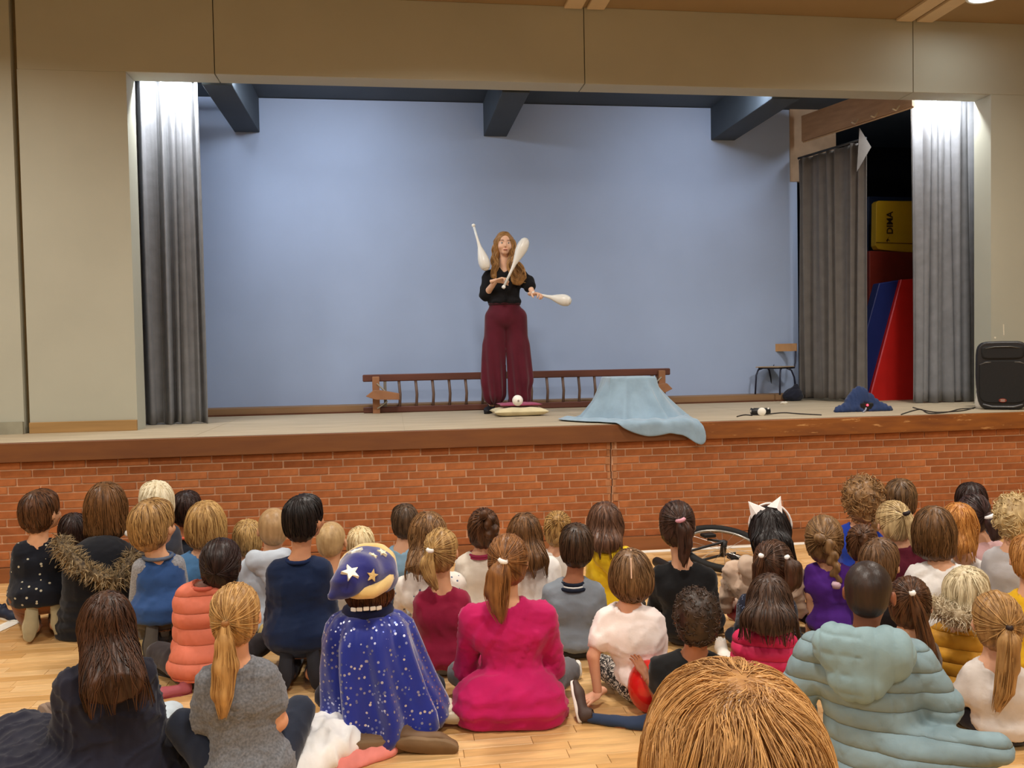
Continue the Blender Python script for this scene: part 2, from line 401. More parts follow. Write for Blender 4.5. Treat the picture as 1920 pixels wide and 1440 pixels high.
# brick stage front
BL,BH,JM=.2185,.0575,.0105
wf=empty('wall_front'); struct(wf)
XC=AtY(1147,900,.02)[0]
m_mort=mat('#d9b090',.9,.1,.1,12.)
mo=MB(); 
zb0=.105
rowsn=13; BH=(.862-zb0)/rowsn
bms=[mat(c,.8,.2,.16,18.,.25,.002,90.) for c in ('#a3623a','#a9673d','#9b5c36','#ae6c41','#a05f38')]
bc=[]
for j in range(rowsn):
    z=zb0+BH*(j+.5); jit=random.uniform(-.007,.007); cx=XC+jit
    mo.box(((-5+cx-.005)/2-.0,.09,z),(cx-.005+5,.12,BH)); mo.box(((9+cx+.005)/2,.09,z),(9-cx-.005,.12,BH))
    off=(0,.5,.22,.72)[j%4]*BL+random.uniform(-.01,.01)
    x=-4.7-off
    while x<8.8:
        a,b=x+JM/2,x+BL-JM/2
        for (p,q) in (((a,min(b,cx-.008)) if a<cx-.03 else (0,0)),((max(a,cx+.010),b) if b>cx+.03 else (0,0))):
            if q-p>.03:
                mx=(p+q)/2; px,py,zz=proj((mx,0,z)); inn=0 if -30<px<1950 else 1
                bc.append((inn,-round(z,2) if True else 0,abs(mx-2),p,q,z))
        x+=BL
mo.obj('mortar',m_mort,wf)
MB().box((2,.2,.45),(14,.1,.8)).obj('backing',mat('#1c0f0a',.9,.1),wf)
bc.sort(); rest=MB(); meshes={}
for n,(inn,_,_,p,q,z) in enumerate(bc):
    L=round(q-p,3); dx,dy=random.uniform(-.0008,.0008),random.uniform(-.0025,.0015)
    if n<300:
        if L not in meshes: 
            meshes[L]=MB().box((0,0,0),(L,.03,BH-JM),bev=.002).mesh(); meshes[L].materials.append(bms[0])
        ob=bpy.data.objects.new('brick',meshes[L]); ob.location=((p+q)/2+dx,.038+dy,z); link(ob); ob.parent=wf
        ob.material_slots[0].link='OBJECT'; ob.material_slots[0].material=random.choice(bms)
    else: rest.box(((p+q)/2,.038+dy,z),(L,.03,BH-JM),bev=.002)
me=rest.mesh(); ro=mobj('bricks',me,None,wf,'stuff')
for m in bms: me.materials.append(m)
me.polygons.foreach_set('material_index',np.repeat(RNG.randint(0,5,len(me.polygons)//14),14).astype(np.int32))
# smeared mortar around the crack
sm=MB()
for j in range(rowsn-1,4,-1):
    for sx in (-1,1):
        wd=random.uniform(.012,.04); sm.box((XC+sx*(.012+wd/2),.0225,zb0+BH*(j+.5)),(wd,.004,BH*random.uniform(.7,1.)))
sm.obj('repair_mortar',mat('#b07a55',.9,.1,.15,30.),wf,label='smeared repair mortar beside the vertical crack')
struct(MB().box((2,.0,.052),(14,.05,.104)).obj('baseboard_front',mat('#8a5530',.6,.3,.12,5.,.1,.002,20.,scale3=(.3,1,4))))
# fascia boards
def fasciamat(c,c2,worn):
    m,nt,b=newmat('fascia'); b.inputs['Roughness'].default_value=.55
    v=coords(nt,(2.2,8,14)); n=N(nt,'ShaderNodeTexNoise',Scale=2.2,Detail=8.,Roughness=.65); nt.links.new(v,n.inputs['Vector'])
    n2=N(nt,'ShaderNodeTexNoise',Scale=1.3,Detail=3.); nt.links.new(v,n2.inputs['Vector'])
    c1=mixc(nt,ramp(nt,n2.outputs['Fac'],.3,.7),lin(c),lin(c2))
    nt.links.new(mixc(nt,ramp(nt,n.outputs['Fac'],worn,worn+.07),c1,lin('#c9955c')),b.inputs['Base Color']); bump(nt,b,n.outputs['Fac'],.3,.003); return m
xs=AtY(1287,800,0)[0]
struct(MB().box(((-5+xs-.002)/2,.01,.931),(xs-.002+5,.06,.138),bev=.004).obj('trim_1',fasciamat('#6e4020','#7a4a22',.86)))
struct(MB().box(((9+xs+.002)/2,.01,.931),(9-xs-.002,.06,.138),bev=.004).obj('trim_2',fasciamat('#744018','#96591f',.62)))
# stage floor and rear ledge
m_stage=mat('#b3a389',.6,.3,.14,2.5,.15,.002,30.,scale3=(1,7,1))
st=empty('stage_floor'); struct(st)
MB().box((2,1.36,.985),(14,2.7,.03)).obj('deck',m_stage,st)
for k in range(9):
    MB().box((-3.5+1.55*k+.7,1.36,1.0005),(1.546,2.68,.003)).obj('floor_panel',m_stage,st)
struct(MB().box((1.7,YB-.15,1+LEDGE/2),(7.4,.3,LEDGE)).obj('trim_3',mat('#8c6c4d',.6,.3,.12,4.,scale3=(.3,1,4))))
struct(MB().box((2.2,YB-.315,1.008),(6.4,.03,.016)).obj('trim_4',mat('#5b3420',.6,.3,.1)))
# proscenium wall in panels with open joints
wp=empty('wall_proscenium'); struct(wp)
jx=[AtY(x,120,YW)[0] for x in (402,1096,1712)]
XG=AtY(37,400,YW)[0]
def panel(x0,x1,z0,z1,y=YW,th=TW): return MB().box(((x0+x1)/2,y+th/2,(z0+z1)/2),(x1-x0,th,z1-z0),bev=.003).obj('wall_panel',m_wall,wp)
panel(XG+.018,XL,HS,ZT); panel(XR,9,HS,ZT); panel(-5,XG-.018,HS,HALL,YW-.02)
e=[XG+.018]+jx+[9]; g=.004
for a,b in zip(e[:-1],e[1:]): panel(a+g,b-g,ZT,HALL)
MB().box((2,YW+TW+.02,(HALL+ZT)/2+.1),(14,.04,HALL-ZT)).obj('backing',mat('#6b5740',.9,.1),wp)
MB().box((XG,YW+.12,2.8),(.06,.14,3.5)).obj('joint_backing',mat('#8a7a5c',.9,.1),wp)
struct(MB().box(((AtY(57,800,YW)[0]+XL)/2,YW-.012,HS+.045),(XL-AtY(57,800,YW)[0],.024,.09),bev=.004).obj('baseboard_left',mat('#a37f4f',.5,.4,.12,6.,scale3=(.3,1,4))))
struct(MB().box((-3.4,YW-.035,HS+.05),(2*(XG+3.38),.024,.1)).obj('baseboard_side',mat('#9b9784',.6,.3)))
# hall walls and ceiling
struct(MB().box((2,-4.2,HALL+.05),(14.2,10.4,.1)).obj('ceiling',m_ceil))
struct(MB().box((-5.05,-4.4,2.25),(.1,13,4.7)).obj('wall_left',m_wall)); struct(MB().box((9.05,-4.4,2.25),(.1,13,4.7)).obj('wall_right',m_wall)); struct(MB().box((2,-10.05,2.25),(14.2,.1,4.7)).obj('wall_rear',m_wall))
# paired cover strips on the ceiling in line with the joints
for k,(xa,n) in enumerate(((jx[1],0),(jx[2],1),(jx[0],2))):
    if n==2: continue
    for s in(-1,1):
        struct(MB().box((xa+s*.1,-3.9,HALL-.014),(.155,9.45,.028),bev=.004).obj('trim_%d'%(5+2*k+(s>0)),mat('#d8c3a2',.7,.2,.04)))
# stage shell
ZC=AtY(907,192,YB)[2]; ZBm=AtY(930,256,YB)[2]
XBR=AtY(1495,400,YB)[0]
struct(MB().box((( -3.2+XBR)/2,YB+.05,2.6),(XBR+3.2,.1,3.3)).obj('wall_back',m_blue))
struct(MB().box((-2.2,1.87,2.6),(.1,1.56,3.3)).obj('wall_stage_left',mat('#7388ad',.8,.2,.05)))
struct(MB().box((3,2.65,ZC+.05),(12.6,3.2,.1)).obj('ceiling.001',m_slate))
for k,(a,b) in enumerate(((440,487),(907,950),(1333,1377))):
    x0=AtY(a,255,YB)[0]; x1=AtY(b,255,YB)[0]
    struct(MB().box(((x0+x1)/2,(YB+1.12)/2,(ZC+ZBm)/2),(x1-x0,YB-1.12,ZC-ZBm),bev=.004).obj('beam',m_slate))
# dark wing on the right
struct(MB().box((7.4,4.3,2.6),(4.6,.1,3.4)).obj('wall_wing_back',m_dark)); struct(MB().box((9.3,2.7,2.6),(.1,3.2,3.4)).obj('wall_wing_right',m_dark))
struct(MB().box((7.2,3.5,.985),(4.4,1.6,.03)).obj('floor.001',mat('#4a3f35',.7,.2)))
# ------------------------------------------------------------------ ceiling lamps
def ceil_lamp(x,y,label):
    t=empty('ceiling_light',(x,y,HALL),0,label,'lamp','round ceiling lights of the hall')
    MB().lathe([(.27,-.002),(.28,-.03),(.27,-.06),(.25,-.06),(.25,-.002)],28).obj('housing',mat('#e8e8e4',.4,.4),t,smooth=True)
    MB().lathe([(0,-.075),(.15,-.072),(.235,-.055),(.25,-.03)],28).obj('diffuser',mat((1.,.93,.8),.4,.3,0,emit=5.),t,smooth=True)
for x,y in LAMPS: ceil_lamp(x,y,'round opal ceiling lamp, %s row, %s one of three'%({-1.3:'front',-4.6:'middle',-8.2:'rear'}[y],{-2.6:'left',1.6:'centre',5.4:'right'}[x]))
xx=AtZ(1845,-6,HALL-.03); tl=ceil_lamp(xx[0],xx[1],'') if False else None
t=empty('ceiling_light',(xx[0],xx[1]-.02,HALL),0,'round opal ceiling lamp at the top edge above the loudspeaker','lamp')
MB().lathe([(.15,-.002),(.16,-.02),(.15,-.04),(.13,-.04),(.13,-.002)],28).obj('housing',mat('#e8e8e4',.4,.4),t,smooth=True)
MB().lathe([(0,-.055),(.08,-.052),(.12,-.04),(.13,-.03)],28).obj('diffuser',mat((.85,.97,1.),.4,.3,0,emit=4.),t,smooth=True)
area('lamp_light',(xx[0],xx[1]-.03,HALL-.08),.22,.22,4,(.9,.97,1.),shape='DISK')
for (x,y,l) in TUBES:
    for dx,ll in ((0,l),((1.1 if x<2 else -1.9),1.0)):
        t=empty('tube_light',(x+dx,y,4.05),0,'slim white tube lamp above the stage opening, %s of the %s curtain'%('in front' if dx==0 else 'inward','left' if x<2 else 'right'),'lamp')
        MB().box((0,0,.045),(ll,.07,.04),bev=.004).obj('housing',mat('#dcdcd8',.5,.3),t)
        T=Matrix.Translation((-ll/2,0,.0))@Matrix.Rotation(PI/2,4,'Y')
        MB().lathe([(.013,0),(.013,ll)],10,T).obj('tube',mat((1.,1.,1.),.4,.3,0,emit=3.),t,smooth=True)
# ------------------------------------------------------------------ curtains
def curtain(A,B,z0,z1,n,depth,seed,col,label,name='stage_curtain',gather=.1,nu=160,nz=26,grp=None,lower=None):
    A=np.array(A);B=np.array(B); d=B-A; L=np.linalg.norm(d); t=d/L; nn=np.array([t[1],-t[0]])
    u=np.linspace(0,1,nu)[:,None]; v=np.linspace(0,1,nz)[None,:]
    ph=seed*1.3
    uu=u+.02*np.sin(7*u+ph+2*v)+.012*np.sin(23*u+ph*2+3*v)*(1-.5*v)
    w1=np.sin(2*PI*n*uu+ph); w=np.sign(w1)*np.abs(w1)**.7
    dep=depth*(w*(.55+.45*np.sin(5.1*u*n*.37+ph))+.35*np.sin(2*PI*n*.5*uu+ph*3+1.5*v))
    lat=(u-.5)*(1-gather*np.sin(v*PI*.9))*L+.012*np.cos(2*PI*n*uu)*np.ones_like(v)
    X=A[0]+t[0]*(lat+L/2)+nn[0]*dep; Y=A[1]+t[1]*(lat+L/2)+nn[1]*dep
    Z=z1+(z0-z1)*v+np.zeros_like(u)+.008*np.sin(2*PI*n*.5*uu+2)*v
    V=np.stack([X,Y,Z],-1).reshape(-1,3)
    i=np.arange(nu-1)[:,None]; k=np.arange(nz-1)[None,:]; Q=np.stack([i*nz+k,(i+1)*nz+k,(i+1)*nz+k+1,i*nz+k+1],-1).reshape(-1,4)
    t_=empty(name,(float(A[0]+B[0])/2,float(A[1]+B[1])/2,z0),0,label,'curtain'); V=V-np.array([(A[0]+B[0])/2,(A[1]+B[1])/2,z0])
    o=mobj('cloth',mesh_from(V,Q),col,t_); s=o.modifiers.new('s','SOLIDIFY'); s.thickness=.006
    P=[Vector((float(A[0]-(A[0]+B[0])/2),float(A[1]-(A[1]+B[1])/2),z1-z0+.02)),Vector((float(B[0]-(A[0]+B[0])/2),float(B[1]-(A[1]+B[1])/2),z1-z0+.02))]
    MB().tube(P,.014,8).obj('rail',mat('#3a3c40',.4,.5),t_,smooth=True)
    return t_
m_cur=cloth('#7d7e82',None,rough=.9,sheen=.1)
xa=AtY(248,300,1.4)[0]; xb=AtY(374,300,1.4)[0]
curtain((xa+.01,1.42),(xb,1.42),1.012,4.02,7,.055,1.,m_cur,'long grey pleated curtain at the left side of the stage opening',gather=-.03)
xa=AtY(1710,500,1.38)[0]; xb=AtY(1831,500,1.38)[0]
curtain((xa,1.39),(xb-.02,1.39),1.012,4.02,8,.05,2.4,m_cur,'long grey pleated curtain at the right side of the stage opening, behind the loudspeaker',gather=.02)
m_cur2=cloth('#696460',None,rough=.9,sheen=.1)
curtain((AtY(1497,500,2.5)[0]+.02,2.52),(AtY(1625,500,1.62)[0],1.62),1.03,3.66,9,.04,4.2,m_cur2,'taupe grey side curtain hanging from the wooden pelmet at stage right',gather=.0)
# folded-over corner of the side curtain
def tri_sheet(name,P,m,parent=None,th=.006):
    o=MB().add(P,[tuple(range(len(P)))]).obj(name,m,parent); s=o.modifiers.new('s','SOLIDIFY'); s.thickness=th; return o
cur=[o for o in bpy.data.objects if o.name.startswith('stage_curtain')][-1]
off=np.array(cur.location)
tri_sheet('folded_corner',[AtY(x,y,1.60)-off for x,y in((1611,240),(1633,276),(1606,322))],m_cur2,cur)
# wooden pelmet board over the side curtain
p0=AtY(1503,262,2.5); p1=AtY(1710,164,1.12)
pb=empty('pelmet_board',tuple(p0),0,'tan wooden pelmet board running back over the side curtain','board')
d=Vector(p1-p0); zc=0
o=MB().add([Vector(a) for a in [(0,0,-.02),(d.x,d.y,-.02),(d.x,d.y,.26),(0,0,.26)]]+[Vector((a[0]+.035,a[1]+.01,a[2])) for a in [(0,0,-.02),(d.x,d.y,-.02),(d.x,d.y,.26),(0,0,.26)]],
   [(0,1,2,3),(7,6,5,4),(4,5,1,0),(6,7,3,2),(5,6,2,1),(7,4,0,3)]).obj('board',mat('#b79678',.6,.3,.12,5.,scale3=(1,1,5)),pb)
MB().tube([Vector((0.02,0,-.03)),Vector((d.x+.02,d.y,-.03))],.008,6).obj('batten',mat('#c8ab8a',.6,.3),pb)
for tt in(.55,.72,.9):
    MB().tube([Vector((d.x*tt,d.y*tt,.02)),Vector((d.x*tt-.05,d.y*tt-.02,-.03)),Vector((d.x*tt-.09,d.y*tt-.03,-.02))],.008,5).obj('hook',mat('#d9cdb8',.5,.3),pb)
struct(MB().box((5.75,YB-.0+.02,3.9),(.55,.06,.9)).obj('wall_wing_front',mat('#a98f76',.8,.2)))
# ------------------------------------------------------------------ gym mats in the wing
def quadprism(name,pts,Y,th,m,parent,bev=.012,smooth=False):
    P=[AtY(x,y,Y) for x,y in pts]; o0=np.array(parent.location); V=[tuple(p-o0) for p in P]+[tuple(p-o0+np.array([0,th,0])) for p in P]; n=len(pts)
    F=[tuple(range(n)),tuple(range(2*n-1,n-1,-1))]+[(k,k+n,(k+1)%n+n,(k+1)%n) for k in range(n)]
    return MB().add(V,F).obj(name,m,parent,bevel=bev)
ym=empty('gym_mat',tuple(AtY(1675,471,2.62)),0,'yellow rounded gym mat standing on the dull red panel in the dark wing','mat')
quadprism('pad',[(1643,380),(1647,376),(1735,377),(1735,476),(1668,470),(1646,467),(1642,460)],2.62,.10,mat('#d4a91c',.45,.4,.05),ym,.006)
quadprism('seam',[(1643,454),(1735,457),(1735,458.5),(1643,455.5)],2.615,.01,mat('#5b3d10',.6,.2),ym,0)
quadprism('emblem',[(1662,451),(1667,444),(1665,448),(1669,452),(1665,450),(1664,454)],2.612,.005,mat('#3a2a10',.6,.2),ym,0)
tc=bpy.data.curves.new('lettering','FONT'); tc.body='DIMA'; tc.size=.105; tc.extrude=.002; tc.align_x='CENTER'; tc.align_y='CENTER'; tc.offset=.002
to=bpy.data.objects.new('lettering',tc); link(to); tm=bpy.data.meshes.new_from_object(to); bpy.data.objects.remove(to)
tp=AtY(1669,418,2.611)-np.array(ym.location)
to=mobj('lettering',tm,mat('#33240c',.6,.2),ym); to.matrix_local=Matrix.Translation(tp)@Matrix.Rotation(PI/2,4,'X')@Matrix.Rotation(PI/2,4,'Z')
bm=empty('blue_mat',tuple(AtZ(1680,745,1.0)),0,'dark blue mat standing behind the yellow mat','mat')
quadprism('pad',[(1628,368),(1740,370),(1740,739),(1628,741)],3.1,.08,mat('#1d2c4d',.5,.3,.05),bm)
rm=empty('red_panel',tuple(AtZ(1680,752,1.0)),0,'dull red tall panel behind the blue and red wedge mat','panel')
quadprism('panel',[(1630,470),(1740,474),(1740,740),(1630,736)],2.58,.2,mat('#7c2416',.5,.3,.1),rm)
wm=empty('wedge_mat',tuple(AtZ(1680,757,1.0)),0,'blue and bright red gym mat leaning in the wing with a diagonal pink edge','mat')
quadprism('red_face',[(1690,524),(1735,521),(1735,762),(1628,757)],1.95,.12,mat('#c3201c',.45,.35,.05),wm)
quadprism('blue_face',[(1648,531),(1690,524),(1628,757),(1596,756),(1616,650)],2.0,.12,mat('#17235e',.45,.35,.05),wm)
pp=[AtY(x,y,1.945)-np.array(wm.location) for x,y in((1690,524),(1628,757))]
MB().tube(pp,.007,6).obj('piping',mat('#d9606c',.5,.3),wm)
# ------------------------------------------------------------------ hands, shoes, eyes
def hand_arrays(curl,h=.0045,spread=.06):
    "right hand, adult size: wrist at origin, fingers +Y, palm -Z, thumb on -X side"
    f=Fld((-.09,-.06,-.10),(.07,.20,.05),h)
    f.cap((0,-.05,0),(0,.0,0),.024,.022,.01,S=(1.15,1,.8))
    f.ell((0,.045,-.002),(.041,.052,.0145),.012)
    f.ell((-.02,.03,-.008),(.02,.03,.015),.012)
    L=(.068,.078,.073,.056)
    for i in range(4):
        x=-.029+.0195*i; p=np.array([x,.085-.004*abs(i-1.2),0.]); a=-curl*.35; az=(i-1.4)*-spread
        f.cap((x*.8,.05,0),p,.0095,.0092,.006)
        for s,(fr,r0,r1) in enumerate(((.42,.0090,.0084),(.33,.0084,.0078),(.25,.0078,.0066))):
            q=p+L[i]*fr*np.array([-math.sin(az)*math.cos(a),math.cos(a),math.sin(a)]); f.cap(p,q,r0,r1,.0025); p=q; a-=curl*(.9 if s==0 else .7)
    p=np.array([-.026,.012,-.006]); q=p+np.array([-.030,.030,-.010]); f.cap(p,q,.0135,.011,.008)
    r=q+np.array([-.012,.026,-.006-.01*curl]); f.cap(q,r,.0105,.0095,.004); t=r+np.array([.001,.020,-.006-.012*curl]); f.cap(r,t,.0095,.0075,.003)
    P,Q=f.nets(); return smooth(P,Q,1,.4),Q
HANDS={k:hand_arrays(c,hh) for k,(c,hh) in {'relax':(.35,.0075),'grip':(1.05,.0045),'flat':(.06,.0045)}.items()}
def place_hand(kind,wrist,direction,palm,size,side):
    "side: +1 right hand, -1 left hand"
    P,Q=HANDS[kind]; y=np.array(direction,float); y/=np.linalg.norm(y); z=-np.array(palm,float); z-=y*(z@y); z/=np.linalg.norm(z); x=np.cross(y,z)
    P=P*size
    if side<0: P=P*np.array([-1,1,1]); Q=Q[:,::-1]
    return P[:,0:1]*x+P[:,1:2]*y+P[:,2:3]*z+np.array(wrist),Q
def shoe_meshes():
    h=.0075; f=Fld((-.06,-.05,-.02),(.06,.24,.12),h)   # heel at origin, toe +Y, length .2
    f.cap((0,.0,.035),(0,.12,.032),.034,.036,.02,S=(.95,1,.9)); f.cap((0,.12,.030),(-.004,.17,.026),.037,.027,.02,S=(1,1,.8)); f.cap((0,.0,.04),(0,-.004,.078),.033,.031,.02)
    f.cap((0,-.004,.085),(0,-.004,.12),.022,.022,.002,sub=True); f.V=np.maximum(f.V,(.012-f.ax[2])[None,None,:])
    P,Q=f.nets(); up=mesh_from(smooth(P,Q,1),Q)
    out=[]; n=22
    for k in range(n):
        a=2*PI*k/n; s=math.sin(a); c=math.cos(a); wd=.034+.006*max(0,s)-.006*math.exp(-((s+.1)/.3)**2)
        out.append((wd*c,.08+.118*s))
    V=[(x,y,z) for z in (0,.004,.018,.022) for x,y in [(x*(1 if z in(.004,.018) else .94),(y-.08)*(1 if z in(.004,.018) else .97)+.08) for x,y in out]]
    F=[tuple(range(n-1,-1,-1)),tuple(range(3*n,4*n))]+[(l*n+k,l*n+(k+1)%n,(l+1)*n+(k+1)%n,(l+1)*n+k) for l in range(3) for k in range(n)]
    return up,MB().add(V,F).mesh(True)
SHOE_UP,SHOE_SOLE=shoe_meshes()
for me in(SHOE_UP,SHOE_SOLE): me.materials.append(mat('#333333'))
def basis(y,z):
    y=Vector(y).normalized(); z=Vector(z); z=(z-y*z.dot(y)).normalized(); x=y.cross(z); return Matrix((x,y,z)).transposed()
def shoe(parent,heel,toe_dir,up,col,sole,size=1.,label=None):
    o=bpy.data.objects.new('shoe',SHOE_UP); link(o); o.parent=parent; o.matrix_local=Matrix.Translation(Vector(heel))@basis(toe_dir,up).to_4x4()@Matrix.Scale(size,4)
    o.material_slots[0].link='OBJECT'; o.material_slots[0].material=mat(col,.6,.3,.1,10.,.2,.001,120.)
    s=bpy.data.objects.new('sole',SHOE_SOLE); link(s); s.parent=o; s.material_slots[0].link='OBJECT'; s.material_slots[0].material=mat(sole,.7,.2,.12,14.,.3,.001,90.)
    if label: o['label']=label
    return o
_ey=MB().lathe([(0,-.012),(.006,-.0104),(.0104,-.006),(.012,0),(.0104,.006),(.006,.0104),(0,.012)],10)
EYE=_ey.mesh(True); EYE.materials.append(mat('#e8e2da',.2,.5,0))
_ir=MB().lathe([(0,.0126),(.0045,.0120),(.0075,.0098)],10); IRIS=_ir.mesh(True); IRIS.materials.append(mat('#2c2018',.2,.5,0))
# ------------------------------------------------------------------ heads and hair
def head_prims(f,hc,R,s,k=.012):
    def T(x,y,z): return hc+R@(np.array([x,y,z])*s)
    E=lambda c,r,k=k,sub=False: f.ell(T(*c),np.array(r)*s,k*s,R.T,sub)
    E((0,-.012,.012),(.073,.090,.084)); E((0,.030,-.038),(.056,.054,.070),.03); E((0,.058,-.094),(.026,.022,.019),.02)
    E((0,-.03,-.05),(.05,.05,.05),.03)
    for x in(-1,1):
        E((x*.030,.090,-.012),(.015,.013,.009),.01,True)
        E((x*.081,-.004,-.026),(.010,.020,.031),.006); E((x*.040,.062,-.045),(.02,.018,.018),.02)
    f.cap(T(0,.080,-.012),T(0,.098,-.042),.007*s,.011*s,.008)
    E((0,.078,-.070),(.022,.012,.005),.005); E((0,.076,-.080),(.020,.012,.005),.005); E((0,.092,-.0755),(.024,.008,.0015),.003,True)
def add_eyes(root,hc,R,s,es=1.,ey=.0715):
    for x in(-1,1):
        p=hc+R@(np.array([x*.030,ey,-.012])*s); Mx=Matrix.Translation(Vector(p))@Matrix((R@rotx(-PI/2)).tolist()).to_4x4()@Matrix.Scale(s*es,4)
        e=bpy.data.objects.new('eye',EYE); link(e); e.parent=root; e.matrix_local=Mx
        i=bpy.data.objects.new('iris',IRIS); link(i); i.parent=e
def make_strands(f,starts,dirfn,steps,step,r,stopz=None,rs=None,seed=0,fz=-9):
    rs=RNG; P=starts.copy(); n=len(P); L=[P.copy()]; alive=np.ones(n,bool); life=rs.uniform(.72,1.,n)*steps
    off=rs.uniform(.000,.0035 if n<3000 else .009,n)
    for i in range(steps):
        d=dirfn(P); g=f.grad(P); gn=g/(np.linalg.norm(g,axis=1)[:,None]+1e-6)
        d=d-gn*np.sum(d*gn,1)[:,None]*.9; d/=np.linalg.norm(d,axis=1)[:,None]+1e-6
        Q=P+d*step; v=f.samp(Q); g=f.grad(Q); gn=g/(np.linalg.norm(g,axis=1)[:,None]+1e-6)
        fr=P[:,2]<fz; Q=np.where(fr[:,None],P+(np.array([0,0,-1.])+.25*np.sin(P[:,[0,0,0]]*90+P[:,2:3]*25)*np.array([1,.3,0]))*step,Q)
        ok=(v<.05)&~fr; Q=np.where(ok[:,None],Q-gn*(v-off)[:,None],Q)
        alive=alive&(i<life)
        if stopz is not None: alive&=(Q[:,2]>stopz)
        P=np.where(alive[:,None],Q,P); L.append(P.copy())
    L=np.stack(L,1); t=np.linspace(0,1,L.shape[1])[None,:]; rr=r*rs.uniform(.6,1.3,(n,1))*(1-t**3*.85)
    V,Q=tubes(L,rr*np.ones_like(L[:,:,0])); sv=np.repeat(rs.uniform(.15,.95,n) if n<3000 else np.clip(.62+.4*noise(starts,24.,6)+rs.uniform(-.3,.3,n),.1,1),L.shape[1]*3); return V,Q,sv
def tail_strands(path,rad,n,r,flare=0.,lay=1.0):
    "strands running along a tail polyline"
    path=np.array(path,float); m=len(path); T=np.gradient(path,axis=0); T/=np.linalg.norm(T,axis=1)[:,None]+1e-9
    A=np.cross(T,np.array([0.1,1.,0.05])); A/=np.linalg.norm(A,axis=1)[:,None]+1e-9; B=np.cross(T,A)
    th=RNG.uniform(0,2*PI,n); q=np.sqrt(RNG.uniform(.5,1,n)); rad=np.array(rad,float)
    t=np.linspace(0,1,m); tw=RNG.uniform(-.6,.6,n)
    ang=th[:,None]+tw[:,None]*t[None]; rr=rad[None]*q[:,None]*(1+flare*t[None]**2*RNG.uniform(0,1,(n,1)))
    L=path[None]+A[None]*(np.cos(ang)*rr)[:,:,None]+B[None]*(np.sin(ang)*rr*.8)[:,:,None]
    cut=RNG.uniform(.82,1.05,n)
    L=L[:,:1]+(L-L[:,:1])*cut[:,None,None]
    w=r*RNG.uniform(.6,1.3,(n,1))*(1-t[None]**4*.9); V,Q=tubes(L,w); return V,Q,np.repeat(RNG.uniform(.15,.95,n),m*3)
def resample(path,rad,n):
    path=np.array(path,float); rad=np.array(rad,float); s=np.r_[0,np.cumsum(np.linalg.norm(np.diff(path,axis=0),axis=1))]; u=np.linspace(0,s[-1],n)
    return np.stack([np.interp(u,s,path[:,i]) for i in range(3)],1),np.interp(u,s,rad)
